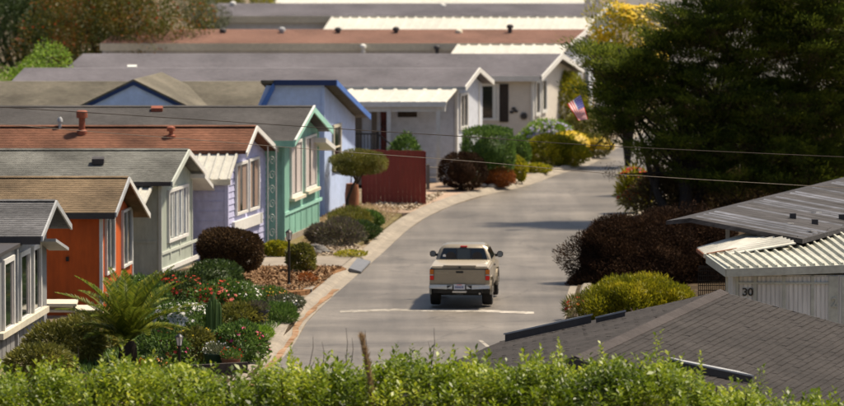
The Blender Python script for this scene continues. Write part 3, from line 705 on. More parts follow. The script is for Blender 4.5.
w = m.build('window', 'trim_white', h.r); m = MB(); h.sbox(m, va, vb, za, zb, .003, .02); m.build('pane', 'glass_dark', w)
m = MB(); h.sbox(m, va + .02, va + .16, za, zb, .021, .03); m.build('curtain', 'curtain_white', w)
va, za = h.vz(508.5, 122); vb, zb = h.vz(500, 84); m = MB(); h.sbox(m, va, vb, za, zb, .002, .05); sh = m.build('shutter', 'wood_dark', h.r)
for k in range(9):
    m = MB(); z = za + (zb - za) * (k + .5) / 9; h.sbox(m, va + .04, vb - .04, z - .04, z + .04, .051, .062); m.build('slat', 'wood_dark', sh)
vc, zc = h.vz(524, 116); c = h.p(-.03, vc, zc); m = MB()
for k in range(12):
    t = k * math.pi / 6; d = V((math.cos(t), 0, math.sin(t))); m.tube([c + d * .06, c + d * .17], [.035, .005], 5)
m.obox(c + V((-.07, -.02, -.07)), V((.14, 0, 0)), V((0, .03, 0)), V((0, 0, .14))); m.build('sun_ornament', 'trim_dark', h.r)
for x, y in ((514, 108.5), (512, 112), (516, 111)):
    vc, zc = h.vz(x, y); c = h.p(-.03, vc, zc); m = MB(); m.blob(c, (.09, .02, .06), x, 8, .1); m.build('bird_ornament', 'trim_dark', h.r, True)
h.pxwin(535, 538.5, 83, 113, pane='glass_dark', fw=.12); h.pxwin(541.5, 545, 81, 110, pane='glass_dark', fw=.12); h.corner(0, 2.6, 'trim_white', .14)
m = MB(); m.bar(h.p(5.9, -.5, 0), h.p(5.9, -.5, 2.7), .16, .16, (0, 1, 0)); m.build('post', 'trim_grey', h.r)
m = MB(); m.bar(h.p(5.9, -.5, 2.65), h.p(5.9, 9, 2.65), .1, .2); m.build('carport_beam', 'trim_grey', h.r)

# ---- rust-roofed house, slate-roofed house and the last one, each with a long white awning
def far_house(label, x, Y0, a, wall, roof, W, ze, zr, xl, xaw, zo, len_, tout, peak):
    h = House('house', label, x, 0, Y0, a)
    h.body([(0, 0), (W, 0), (W, ze - .05), (W / 2, zr - .15), (0, ze - .08)], len_, wall)
    r = h.slope(-.3, ze, W / 2, zr, -.35, len_, roof); h.slope(W + .3, ze, W / 2, zr, -.35, len_, roof)
    h.barge(-.3, ze, W / 2, zr, -.35, 'trim_white', .2); h.barge(W / 2, zr, W + .3, ze, -.35, 'trim_white', .2)
    h.fascia(-.3, ze, -.3, len_, 'trim_cream', .3)
    va = h.vz(xaw, 40, tout)[0]; h.awning(tout, zo, -.25, ze - .05, -.3, va, .42, edge='trim_white', rib=.05)
    h.window(W * .2, W * .38, 1.2, 2.2, pane='glass_dark'); h.window(W * .6, W * .78, 1.2, 2.2, pane='glass_dark'); h.corner(0, ze - .1, 'trim_white', .14)
    for v in (0.2, 3.2, 6.2):
        m = MB(); m.bar(h.p(tout + .1, v, 0), h.p(tout + .1, v, zo - .1), .1, .1, (0, 1, 0)); m.build('post', 'trim_white', h.r)
    return h, r
H9, r9 = far_house('white house with rust-brown roof and pale ribbed awning above the cream house', 563, 259.5, R(14), 'wall_white', 'roof_rust', 5.6, 3.22, 3.66, 195, 448, 2.58, 19, -2.3, 0)
H10, r10 = far_house('white house with grey roof and long bright awning behind the rust-brown roof', 590, 288, R(12), 'wall_white', 'roof_slate', 5.6, 3.06, 3.52, 218, 322, 2.32, 18.2, -2.6, 0)
H11, r11 = far_house('farthest house, a long white ribbed awning beneath its grey roof', 583, 322, R(10), 'wall_white', 'roof_slate', 5.6, 2.65, 3.3, 280, 275, 2.2, 17, -2.2, 0)
# vents, pipes and skylight hatches on the roofs
H3.vent(98, 162, 1.0, 3.3, 'trim_dark', 'box', r3); H4.vent(82, 131, 2.0, 3.4, 'pipe_rust', 'pipe', r4, 1.15); H4.vent(171, 136, 1.8, 3.4, 'pipe_rust', 'cap', r4, .9)
H5.vent(157, 111, 2.6, 4.1, 'pipe_rust', 'box', r5); H8.vent(132, 69, .2, 3, 'trim_white', 'box', r8); H4.vent(60, 125, 2.3, 3.4, 'trim_grey', 'dome', r4, .5)
for x, y, mm_, kd in ((223, 34, 'trim_dark', 'dome'), (282, 33, 'trim_grey', 'dome'), (338, 33, 'trim_dark', 'dome'), (396, 32.5, 'trim_dark', 'dome'), (459, 35, 'trim_cream', 'dome'), (510, 30, 'trim_dark', 'dome')): H9.vent(x, y, 2.0, 3.5, mm_, kd, r9, .9)
for x, y in ((233, 6.5), (443, 9)): H10.vent(x, y, 2.2, 3.4, 'trim_white', 'dome', r10, .9)
for x, y, mm_ in ((363, 50, 'trim_white'), (437, 51, 'trim_dark')): H9.vent(x, y, -.5, 2.9, mm_, 'dome', H9.r, .8)
# ------------------------------------------------------------------ near shingle-roofed house (ridge runs away from the viewer)
def near_house():
    a = A(720, 292, 136.2); b = A(575, 362, 121.5); b.z = a.z
    ax = (a - b); Lr = ax.length; ax.normalize(); ax.z = 0; ax.normalize(); pr = V((ax.y, -ax.x, 0))      # pr: to the right
    root = thing('house', V((b.x, b.y, 0)), 'house below the hedge with dark shingle roof and pale ridge caps', 'house')
    sl = 0.245; hw = 4.9; zr = a.z
    def P(u, w, dz=0.0): return b + ax * u + pr * w + V((0, 0, -abs(w) * sl + dz))   # u along the ridge, w across (+ right)
    m = MB(); m.prism([V((*(b + pr * w_).to_2d(), z)) + ax * .4 for w_, z in ((-hw + .35, 0), (hw - .35, 0), (hw - .35, zr - hw * sl - .02), (0, zr - .2), (-hw + .35, zr - hw * sl - .02))], ax * (Lr - .8)); m.build('wall', 'wall_cream', root)
    decks = {}
    for s, nm in ((1, 'roof'), (-1, 'roof')):
        m = MB(); m.prism([P(0, 0, -.14), P(0, s * hw, -.14), P(0, s * hw, -.012), P(0, 0, -.012)], ax * Lr); decks[s] = m.build(nm, 'shingle_near', root)
        f = MB(); f.prism([P(Lr, 0, -.2), P(Lr, s * hw, -.2), P(Lr, s * hw, .012), P(Lr, 0, .012)], ax * .04); f.build('verge_board', 'trim_dark', root)
        f = MB(); f.prism([P(0, 0, -.22), P(0, s * hw, -.22), P(0, s * hw, .012), P(0, 0, .012)], ax * -.04); f.build('verge_board', 'trim_dark', root)
    # shingle strips: course by course, staggered
    cw = 0.145; ln = 0.98; cand = []
    for s in (1, -1):
        for c in range(int(hw / cw)):
            w0 = c * cw; u = -(c % 3) * ln / 3 - random.uniform(0, .1)
            while u < Lr:
                u0, u1 = max(0, u), min(Lr, u + ln - .014)
                if u1 - u0 > .15: cand.append((s, w0, u0, u1))
                u += ln
    def strip_mesh(m, s, w0, u0, u1):
        t = random.uniform(.008, .022); j = random.uniform(-.006, .006)
        lo = (w0 + cw + .012 + j)
        m.prism([P(u0, s * w0, .003), P(u0, s * lo, .003), P(u0, s * lo, .006 + t), P(u0, s * w0, .005)], ax * (u1 - u0))
    def score(k):
        s, w0, u0, u1 = k; c = P((u0 + u1) / 2, s * (w0 + .07)); q = (c - _cam); d = q.dot(_fw); x = CX + F_PX * q.x / d; y = CY - F_PX * q.dot(_up) / d
        return (0 < x < 844 and y < 385) * (2 if s > 0 else 1) - d * .0001 + (u1 - u0 > .9) * .5
    cand.sort(key=score, reverse=True)
    for k in cand[:290]:
        m = MB(); strip_mesh(m, *k); m.build('shingle', 'shingle_near', decks[k[0]])
    for s in (1, -1):
        m = MB()
        for k in cand[290:]:
            if k[0] == s: strip_mesh(m, *k)
        o = m.build('shingles', 'shingle_near', decks[s]); o['kind'] = 'stuff'
    n = int(Lr / .28)
    for k in range(n):
        m = MB(); u0, u1 = Lr * k / n, Lr * (k + 1) / n + .03; t = .02 + .012
        m.prism([P(u0, -.2, .028), P(u0, 0, .03 + t), P(u0, .2, .028), P(u0, .2, .012), P(u0, 0, .012), P(u0, -.2, .012)], ax * (u1 - u0)); m.build('ridge_cap', 'shingle_near_cap', root)
    # raised roof lights / curbs
    def roof_light(pts_px, s, hgt, wid):
        q = []
        for x, y in pts_px:
            n_ = (ax.cross(pr * s + V((0, 0, -sl)))); n_.normalize(); q.append(hit_plane(x, y, P(0, 0, .03), n_))
        d = q[1] - q[0]; up = V((0, 0, hgt)); sd = (pr * s + V((0, 0, -sl))).normalized() * wid
        if sd.y > 0: sd = -sd
        m = MB(); m.obox(q[0], d, sd, up); r_ = m.build('roof_light', 'trim_dark', root)
        m = MB(); m.obox(q[0] + up * 1.001 - sd * .06 - d * .01, d * 1.02, sd * 1.12, V((0, 0, .035))); m.build('cap', 'trim_grey', r_)
    roof_light([(505, 342), (578, 326)], -1, .16, .3); roof_light([(596, 323), (614, 319)], -1, .10, .25)
    roof_light([(668, 366), (738, 380)], 1, .14, .3)
near_house()

# ------------------------------------------------------------------ number thirty: dark sheet roof, pale awning, ribbed carport, panel wall
def house_thirty():
    rn = A(690, 218, 160.5); rf = A(844, 178, 173.5); rf.z = rn.z + .05
    far = rn + (rf - rn) * 1.6
    ve = A(797, 238, 159.6); dn = ve - rn
    root = thing('house', V((rn.x + 2, rn.y, 0)), 'white panelled home numbered 30 with ribbed carport roof and dark sheet roof', 'house')
    ax = (far - rn)
    dn2 = dn * 1.05
    m = MB(); m.prism([rn, rn + dn2, rn + dn2 + V((0, 0, -.12)), rn + V((0, 0, -.12))], ax); roof = m.build('roof', 'sheet_blue', root)
    back = V((-dn2.x * 1.1, -dn2.y * 1.1 , dn2.z * 1.1))
    n = 46
    for k in range(n):
        o = ax * ((k + .2 + random.uniform(-.2, .2)) / n); e = ax * (random.uniform(.25, .55) / n); h_ = V((0, 0, random.uniform(.012, .03))); m = MB()
        m.prism([rn + o + V((0, 0, .002)), rn + o + e + V((0, 0, .002)), rn + o + e * .6 + h_, rn + o + e * .4 + h_], dn2 * random.uniform(.93, 1.0)); m.build('roof_sheet_seam', 'sheet_seam' if random.random() < .45 else 'sheet_blue', roof)
    m = MB(); m.prism([rn, rn + V((-.6, .35, -.10)), rn + V((-.6, .35, -.2)), rn + V((0, 0, -.12))], ax); m.build('roof', 'sheet_blue', root)
    bx_ = (rn + dn2 * .12); inn = ax * .06
    # walls under the dark roof
    p = [V((q.x, q.y, 0)) for q in (rn + dn2 * .55 + inn, rn + dn2 * .95 + inn)]
    m = MB(); m.prism([p[0], p[1], V((p[1].x, p[1].y, 2.75)), V((p[0].x, p[0].y, 3.0))], V((ax.x, ax.y, 0)) * .9); m.build('wall', 'wall_grey', root)
    for k, f in enumerate((.22,)):
        q = rn + dn2 * f + ax * .05; m = MB(); m.bar(V((q.x, q.y, 0)), V((q.x, q.y, q.z - .12)), .1, .1, (0, 1, 0)); m.build('post', 'trim_grey', root)
    for x, y in ((793, 219), (815, 225), (842, 220)):
        nrm = ax.cross(dn2).normalized(); c = hit_plane(x, y, rn, nrm); m = MB(); m.obox(c + V((-.08, -.05, -.05)), V((.16, 0, 0)), V((0, .2, 0)), V((0, 0, .2))); m.build('roof_vent', 'trim_dark', roof)
    for x, y in ((783, 224), (811, 213), (806, 232)):
        nrm = ax.cross(dn2).normalized(); c = hit_plane(x, y, rn, nrm) + V((0, 0, .012)); m = MB(); m.obox(c, V((.13, 0, 0)), dn2 * .03 + ax * .01, V((0, 0, .012))); m.build('flashing', 'trim_white', roof)
    # pale awning over the entrance
    A1, A2 = A(760, 230.5, 160.7), A(796, 243, 159.1); B1, B2 = A(697, 249, 160.3), A(708, 257.5, 157.9)
    m = MB(); up = V((0, 0, .03)); m.v += [A1, A2, B2, B1, A1 - up, A2 - up, B2 - up, B1 - up]
    m.f += [(0, 3, 2, 1), (4, 5, 6, 7), (0, 1, 5, 4), (1, 2, 6, 5), (2, 3, 7, 6), (3, 0, 4, 7)]; aw = m.build('awning', 'metal_white', root)
    for k in range(10):
        f0, f1 = (k + .1) / 10, (k + .45) / 10; a0, a1, b0, b1 = A1.lerp(A2, f0), A1.lerp(A2, f1), B1.lerp(B2, f0), B1.lerp(B2, f1); m = MB(); u = V((0, 0, .05)); i = 0
        m.v += [a0, a1, b1, b0, a0.lerp(a1, .3) + u, a0.lerp(a1, .7) + u, b0.lerp(b1, .7) + u, b0.lerp(b1, .3) + u]
        m.f += [(4, 7, 6, 5), (0, 4, 5, 1), (1, 5, 6, 2), (2, 6, 7, 3), (3, 7, 4, 0)]; m.build('rib', 'metal_white', aw)
    m = MB(); m.bar(B1 - V((0, 0, .03)), B2 - V((0, 0, .03)), .05, .09); m.build('edge_flashing', 'rust', aw)
    for q in (B1.lerp(A1, .42), ):
        m = MB(); q = A(727.5, 238, 160.2); m.bar(V((q.x, q.y, 0)), q + V((0, 0, -.35)), .09, .09, (0, 1, 0)); m.build('post', 'trim_grey', root)
    # ribbed carport roof
    T1, T2 = A(707, 257, 157.6), A(860, 229, 164.2); D1, D2 = A(727, 269.5, 155.2), A(906, 263.5, 155.8)
    def rib_q(f0, f1): return T1.lerp(T2, f0), T1.lerp(T2, f1), D1.lerp(D2, f0), D1.lerp(D2, f1)
    m = MB(); dz = V((0, 0, .04)); m.v += [T1, T2, D2, D1, T1 - dz, T2 - dz, D2 - dz, D1 - dz]
    m.f += [(0, 3, 2, 1), (4, 5, 6, 7), (0, 1, 5, 4), (1, 2, 6, 5), (2, 3, 7, 6), (3, 0, 4, 7)]; cp = m.build('carport_roof', 'metal_weathered', root)
    n = 19
    for k in range(n):
        a0, a1, b0, b1 = rib_q((k + .02) / n, (k + .42) / n); u = V((0, 0, .075)); m = MB()
        m.v += [a0, a1, b1, b0, a0.lerp(a1, .25) + u, a0.lerp(a1, .75) + u, b0.lerp(b1, .75) + u, b0.lerp(b1, .25) + u]
        m.f += [(4, 7, 6, 5), (0, 4, 5, 1), (1, 5, 6, 2), (2, 6, 7, 3), (3, 7, 4, 0)]; m.build('rib', 'metal_weathered', cp)
    m = MB(); m.bar(T1 + V((-.05, 0, .03)), T2 + V((0, 0, .03)), .09, .10); m.build('top_flashing', 'trim_cream', cp)
    m = MB(); m.bar(T1 + V((0, 0, .085)), T2 + V((0, 0, .085)), .04, .02); m.build('top_flashing', 'rust', cp)
    m = MB(); m.bar(D1 + V((-.02, -.03, -.08)), D2 + V((0, -.03, -.08)), .06, .2); m.build('gutter', 'metal_post', cp)
    m = MB(); m.bar(T1 + V((0, -.02, -.05)), D1 + V((-.02, -.03, -.08)), .06, .2); m.build('gutter', 'metal_post', cp)
    # panel wall below, vertical pressed sheets between posts
    Yw = 155.6; zt = A(727, 272, Yw).z - .08; x0 = A(733, 275, Yw).x; x1 = x0 + 4.3
    m = MB(); m.obox(V((x0, Yw, 0)), V((x1 - x0, 0, 0)), V((0, 3.0, 0)), V((0, 0, zt))); wl = m.build('wall', 'metal_panel', root)
    k = 0; x = x0 + .03
    while x < x1:
        m = MB(); w = .105; m.prism([V((x, Yw - .002, .05)), V((x + w * .2, Yw - .022, .05)), V((x + w * .8, Yw - .022, .05)), V((x + w, Yw - .002, .05))], V((0, 0, zt - .08))); m.build('panel', 'metal_panel', wl); x += w + .008
    def wx(px): return A(px, 280, Yw).x
    for a, b in ((725.5, 728), (735.5, 738.5), (753.5, 756.5), (782.5, 785.5), (811, 814), (828.5, 838), (842, 846)):
        m = MB(); m.obox(V((wx(a), Yw - .06, 0)), V((wx(b) - wx(a), 0, 0)), V((0, .05, 0)), V((0, 0, zt - .02))); m.build('post', 'metal_post', wl)
    zr_ = A(770, 283, Yw).z; m = MB(); m.obox(V((wx(738.5), Yw - .068, zr_ - .025)), V((wx(828.5) - wx(738.5), 0, 0)), V((0, .06, 0)), V((0, 0, .05))); m.build('rail', 'metal_post', wl)
    def digits(txt, px, py, size, mt, off):
        q = A(px, py, Yw - off); cu = bpy.data.curves.new('house_number', 'FONT'); cu.body = txt; cu.size = size; cu.extrude = .012; cu.align_x = 'CENTER'; cu.offset = .006
        o = bpy.data.objects.new('house_number', cu); COL.objects.link(o); dg = bpy.context.evaluated_depsgraph_get(); me = bpy.data.meshes.new_from_object(o.evaluated_get(dg)); bpy.data.objects.remove(o)
        me.materials.clear(); me.materials.append(MATS[mt]); ob = bpy.data.objects.new('house_number', me); COL.objects.link(ob); ob.parent = wl; ob.location = q - ORG[wl.name]; ob.rotation_euler = (math.pi / 2, 0, 0)
    digits('30', 747.8, 295.7, .27, 'black_metal', .035); digits('2', 834.5, 307, .34, 'metal_post', .075)
    # lattice screen beside the entrance
    m = MB(); q = A(716, 262, 161.2); lt = None
    fr = MB(); fr.bar(V((q.x - .45, q.y, 2.3)), V((q.x + .35, q.y, 2.3)), .05, .06); lt = fr.build('lattice', 'wood_dark', root)
    for k in range(-6, 9):
        for s in (1, -1):
            x0_ = q.x - .45; a_ = max(x0_, x0_ + k * .15) ; m = MB(); z0 = .4
            m.bar(V((q.x - .45 + .053 * (k + 6), q.y + s * .008, z0)), V((q.x - .45 + .053 * (k + 6) + s * .0, q.y + s * .008, 2.28)), .02, .012, (0, 1, 0)) if s > 0 else m.bar(V((q.x - .45, q.y - .012, .45 + .125 * (k + 6))), V((q.x + .35, q.y - .012, .45 + .125 * (k + 6))), .012, .02)
            m.build('lath', 'wood_dark', lt)
house_thirty()

# ------------------------------------------------------------------ pickup truck
plain('paint_tan', (0.36, 0.305, 0.22), 0.28, 0.35, 0.5, 0.4)
plain('paint_tan_cover', (0.42, 0.36, 0.27), 0.4, 0.1, 0.5, 0.3)
plain('chrome', (0.66, 0.63, 0.58), 0.38, 0.7)
plain('rubber', (0.014, 0.013, 0.013), 0.85)
plain('plastic_black', (0.012, 0.012, 0.013), 0.5)
plain('alloy', (0.40, 0.40, 0.40), 0.35, 0.8)
plain('lens_red', (0.78, 0.010, 0.008), 0.25)
plain('lens_dark_red', (0.30, 0.01, 0.008), 0.3)
plain('lens_amber', (0.62, 0.17, 0.015), 0.25)
plain('lens_clear', (0.65, 0.62, 0.58), 0.2)
plain('car_glass', (0.012, 0.014, 0.014), 0.05, 0, 0.8)
plain('car_glass_skylit', (0.045, 0.05, 0.045), 0.08, 0, 0.7)  # paler colour stands in for sky light seen through the cab
plain('plate_white', (0.62, 0.63, 0.66), 0.5)
plain('plate_blue', (0.05, 0.06, 0.25), 0.5)
plain('seat_dark', (0.018, 0.016, 0.016), 0.8)
plain('paint_badge', (0.55, 0.47, 0.34), 0.3, 0.4)
def truck():
    base = G(461.7, 306.5); base.z = .05
    root = thing('pickup_truck', base, 'tan extended-cab pickup truck with bed cover driving away on the road', 'truck')
    root.rotation_euler = (0, 0, -R(3.6))
    ORG[root.name] = V((0, 0, 0))
    RA = .0; FA = 3.1                       # rear / front axle (y), origin on the ground under the rear axle
    yr = -1.02; bw = .83
    def arch(yc, r, n=9): return [(yc + r * math.cos(.33 + (math.pi - .66) * k / n), .33 + r * math.sin(.33 + (math.pi - .66) * k / n)) for k in range(n + 1)]
    prof = [(yr, .60), (yr, 1.08), (yr + .03, 1.10), (.95, 1.10), (.98, 1.10), (2.75, 1.08), (2.85, 1.06), (3.9, .96), (4.05, .86), (4.08, .52), (3.6, .42)]
    prof += arch(FA, .42) + [(2.66, .47), (.46, .47)] + arch(RA, .44) + [(-.48, .52)]
    m = MB(); m.prism([V((-bw, y, z)) for y, z in prof], V((2 * bw, 0, 0))); body = m.build('body', 'paint_tan', root, bevel=.028, seg=2)
    # bed sides swell a little over the wheels
    for s in (-1, 1):
        for yc, r in ((RA, .44), (FA, .42)):
            m = MB(); n = 12; pi_ = [(yc + (r - .005) * math.cos(math.pi * k / n), .33 + (r - .005) * math.sin(math.pi * k / n)) for k in range(n + 1)]; po = [(yc + (r + .07) * math.cos(math.pi * k / n), .33 + (r + .07) * math.sin(math.pi * k / n)) for k in range(n + 1)]
            for k in range(n):
                m.prism([V((s * (bw - .02), *pi_[k])), V((s * (bw - .02), *pi_[k + 1])), V((s * (bw - .02), *po[k + 1])), V((s * (bw - .02), *po[k]))], V((s * .065, 0, 0)))
            m.build('fender_flare', 'paint_tan', root, bevel=.012)
    # bed cover: low, with a raised rear lip
    cv = [(yr - .01, 1.085), (yr - .01, 1.15), (yr + .1, 1.175), (.45, 1.20), (.93, 1.18), (.93, 1.085)]
    m = MB(); m.prism([V((-.80, y, z)) for y, z in cv], V((1.60, 0, 0))); cover = m.build('bed_cover', 'paint_tan_cover', root, bevel=.03)
    m = MB(); m.obox((-.46, yr - .02, 1.155), (.92, 0, 0), (0, .3, .015), (0, 0, .035)); m.build('lip', 'paint_tan_cover', cover, bevel=.012)
    m = MB(); m.obox((-.03, yr - .045, 1.115), (.06, 0, 0), (0, .05, 0), (0, 0, .035)); m.build('lock', 'plastic_black', cover)
    m = MB(); m.obox((-.80, yr - .013, 1.068), (1.60, 0, 0), (0, .02, 0), (0, 0, .018)); m.build('seal', 'plastic_black', cover)
    # cab greenhouse
    def ring(z, y0, y1, hw, k=.10): return [V((-hw + k, y0, z)), V((hw - k, y0, z)), V((hw, y0 + k * .8, z)), V((hw, y1 - k, z)), V((hw - k, y1, z)), V((-hw + k, y1, z)), V((-hw, y1 - k, z)), V((-hw, y0 + k * .8, z))]
    rings = [ring(1.06, .94, 2.95, .80, .06), ring(1.16, .955, 2.82, .785, .07), ring(1.50, 1.06, 2.22, .655, .10), ring(1.575, 1.12, 2.06, .60, .12), ring(1.61, 1.25, 1.90, .50, .12)]
    m = MB()
    for r_ in rings: m.v += r_
    for k in range(len(rings) - 1):
        for j in range(8): a = k * 8 + j; b = k * 8 + (j + 1) % 8; m.f.append((a, b, b + 8, a + 8))
    m.f.append(tuple(range(32, 40))); m.f.append(tuple(reversed(range(8)))); cab = m.build('cab', 'paint_tan', root, bevel=.025, seg=2)
    def on_cab(z, side):      # interpolate glass corners on the taper between the belt and the roof rail
        f = (z - 1.16) / .34; return f
    def rear_pt(x, z, off=.012): f = on_cab(z, 0); return V((x, .955 + (.105) * f - off, z))
    def glass(pts, nrm, name, mt='car_glass', parent=None, th=.012):
        m = MB(); m.prism(pts, V(nrm) * th); return m.build(name, mt, parent or cab)
    rw = [(-.665, 1.19), (.665, 1.19), (.655, 1.25), (.575, 1.475), (.54, 1.495), (-.54, 1.495), (-.575, 1.475), (-.655, 1.25)]
    wr = glass([rear_pt(x, z, -.004) for x, z in rw], (0, -1, .3), 'rear_window', th=.03)
    for x in (-.20, .20):
        m = MB(); m.prism([rear_pt(x - .014, 1.2, .026), rear_pt(x + .014, 1.2, .026), rear_pt(x + .014, 1.485, .026), rear_pt(x - .014, 1.485, .026)], (0, -.012, 0)); m.build('divider', 'plastic_black', wr)
    m = MB(); m.prism([rear_pt(-.18, 1.205, .027), rear_pt(.18, 1.205, .027), rear_pt(.18, 1.48, .027), rear_pt(-.18, 1.48, .027)], (0, -.004, 0)); m.build('sliding_pane', 'car_glass_skylit', wr)
    for xx in (-.36, .38):
        m = MB(); pts = [rear_pt(xx + .15 * math.cos(t), 1.21 + .19 * max(0, math.sin(t)) ** .6, .026) for t in [k * math.pi / 8 for k in range(9)]]; m.prism(pts, (0, -.003, 0)); m.build('seat_back', 'seat_dark', wr)
    m = MB(); c = rear_pt(-.545, 1.285, .030); pts = [c + V((.045 * math.cos(t), 0, .055 * math.sin(t) * (1.25 if math.sin(t) < 0 else .8))) for t in [k * math.pi / 5 for k in range(10)]]; m.prism(pts, (0, -.006, 0)); m.build('sticker', 'plate_white', wr)
    m = MB(); m.obox((-.10, 1.04, 1.52), (.20, 0, 0), (0, .05, .02), (0, 0, .03)); m.build('brake_light', 'lens_dark_red', cab, bevel=.008)
    for s in (-1, 1):
        def sp(y, z): f = (z - 1.16) / .34; return V((s * (.785 - .13 * f + .002), y, z))
        for y0, y1, y2, y3 in ((1.08, 1.32, 1.32, 1.13), (1.38, 2.68, 2.18, 1.38)):
            pts = [sp(y0, 1.19), sp(y1, 1.19), sp(y2, 1.47), sp(y3, 1.47)]; m = MB(); m.prism(pts, V((s * .010, 0, .003))); m.build('side_window', 'car_glass', cab)
        m = MB(); m.obox((s * .835, 1.36, .5), (s * .004, 0, 0), (0, .012, 0), (0, 0, .6)); m.build('door_gap', 'plastic_black', body)
        m = MB(); m.obox((s * .83, 1.48, .98), (s * .03, 0, 0), (0, .16, 0), (0, 0, .04)); m.build('door_handle', 'plastic_black', body, bevel=.008)
        # mirrors
        m = MB(); m.obox((s * .80, 2.40, 1.16), (s * .10, 0, 0), (0, .06, 0), (0, 0, .07)); m.build('mirror_arm', 'plastic_black', root)
        m = MB(); m.obox((s * .865, 2.32, 1.145), (s * .17, 0, 0), (0, .10, 0), (0, 0, .17)); mr = m.build('mirror', 'plastic_black', root, bevel=.03, seg=3)
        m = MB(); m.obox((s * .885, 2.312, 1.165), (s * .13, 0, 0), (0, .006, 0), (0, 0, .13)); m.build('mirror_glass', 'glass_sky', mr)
        # tail lights
        tl = MB(); tl.obox((s * .715, yr - .022, .775), (s * .118, 0, 0), (0, .06, 0), (0, 0, .305)); tb = tl.build('tail_light', 'plastic_black', root, bevel=.012)
        for z0, z1, mt_ in ((.785, .90, 'lens_red'), (.905, .935, 'lens_clear'), (.94, 1.07, 'lens_amber')):
            m = MB(); m.obox((s * .722, yr - .032, z0), (s * .108, 0, 0), (0, .05, 0), (0, 0, z1 - z0)); m.build('lens', mt_, tb, bevel=.006)
        # bumper chrome ends
        m = MB(); m.prism([V((s * .18, yr - .15, .525)), V((s * .84, yr - .12, .55)), V((s * .84, yr - .10, .655)), V((s * .18, yr - .14, .65))], (0, .07, 0)); m.build('bumper_end', 'chrome', root, bevel=.015)
        m = MB(); m.prism([V((s * .80, yr - .10, .53)), V((s * .845, yr - .10, .53)), V((s * .845, yr - .08, .66)), V((s * .80, yr - .08, .66))], (0, .34, 0)); m.build('bumper_wrap', 'paint_tan', root, bevel=.015)
    windshield = [V((-.70, 2.83, 1.17)), V((.70, 2.83, 1.17)), V((.56, 2.24, 1.49)), V((-.56, 2.24, 1.49))]; glass(windshield, (0, .5, .85), 'windshield', th=.02)
    # tailgate
    m = MB(); m.obox((-.700, yr - .028, .675), (1.40, 0, 0), (0, .05, 0), (0, 0, .395)); tg = m.build('tailgate', 'paint_tan', root, bevel=.012)
    m = MB(); m.obox((-.66, yr - .034, .70), (1.32, 0, 0), (0, .03, 0), (0, 0, .30)); m.build('panel', 'paint_tan', tg, bevel=.010)
    m = MB(); m.obox((-.105, yr - .042, .965), (.21, 0, 0), (0, .03, 0), (0, 0, .065)); m.build('handle', 'plastic_black', tg, bevel=.010)
    for txt, x in (('TOYOTA', -.50), ):
        cu = bpy.data.curves.new('badge', 'FONT'); cu.body = txt; cu.size = .085; cu.extrude = .003; cu.align_x = 'CENTER'; o = bpy.data.objects.new('badge', cu); COL.objects.link(o)
        me = bpy.data.meshes.new_from_object(o.evaluated_get(bpy.context.evaluated_depsgraph_get())); bpy.data.objects.remove(o); me.materials.clear(); me.materials.append(MATS['paint_badge'])
        ob = bpy.data.objects.new('badge', me); COL.objects.link(ob); ob.parent = tg; ob.location = (x, yr - .0365, .955); ob.rotation_euler = (math.pi / 2, 0, 0)
    # bumper centre, plate, hitch
    m = MB(); m.obox((-.36, yr - .14, .515), (.72, 0, 0), (0, .12, 0), (0, 0, .13)); bp = m.build('bumper', 'plastic_black', root, bevel=.015)
    m = MB(); m.obox((-.155, yr - .146, .525), (.31, 0, 0), (0, .01, 0), (0, 0, .15)); pl = m.build('licence_plate', 'plate_white', root)
    m = MB(); m.obox((-.07, yr - .149, .648), (.14, 0, 0), (0, .006, 0), (0, 0, .014)); m.build('plate_heading', 'lens_red', pl)
    for k in range(7):
        m = MB(); x = -.125 + k * .036; m.obox((x, yr - .149, .560), (.022, 0, 0), (0, .006, 0), (0, 0, .06)); m.build('plate_mark', 'plate_blue', pl)
    m = MB(); m.obox((-.84, yr - .11, .62), (1.68, 0, 0), (0, .10, 0), (0, 0, .03)); m.build('bumper_step', 'chrome', root, bevel=.01)
    m = MB(); m.obox((-.20, yr - .13, .435), (.40, 0, 0), (0, .16, 0), (0, 0, .05)); m.build('hitch_plate', 'chrome', root, bevel=.012)
    m = MB(); m.obox((-.08, yr - .05, .36), (.16, 0, 0), (0, .4, 0), (0, 0, .08)); m.build('tow_bar', 'plastic_black', root)
    # underside
    m = MB(); m.obox((-.62, yr + .12, .40), (1.24, 0, 0), (0, 4.6, 0), (0, 0, .16)); m.obox((-.70, -.09, .27), (1.4, 0, 0), (0, .18, 0), (0, 0, .13)); m.obox((-.78, -.46, .36), (1.56, 0, 0), (0, .92, 0), (0, 0, .42)); m.obox((-.78, 2.66, .36), (1.56, 0, 0), (0, .88, 0), (0, 0, .36)); m.build('chassis', 'plastic_black', root)
    m = MB(); m.tube([(.5, 1.0, .40), (.5, -.5, .42), (.56, yr - .02, .40)], .03, 8); m.build('exhaust', 'alloy', root, True)
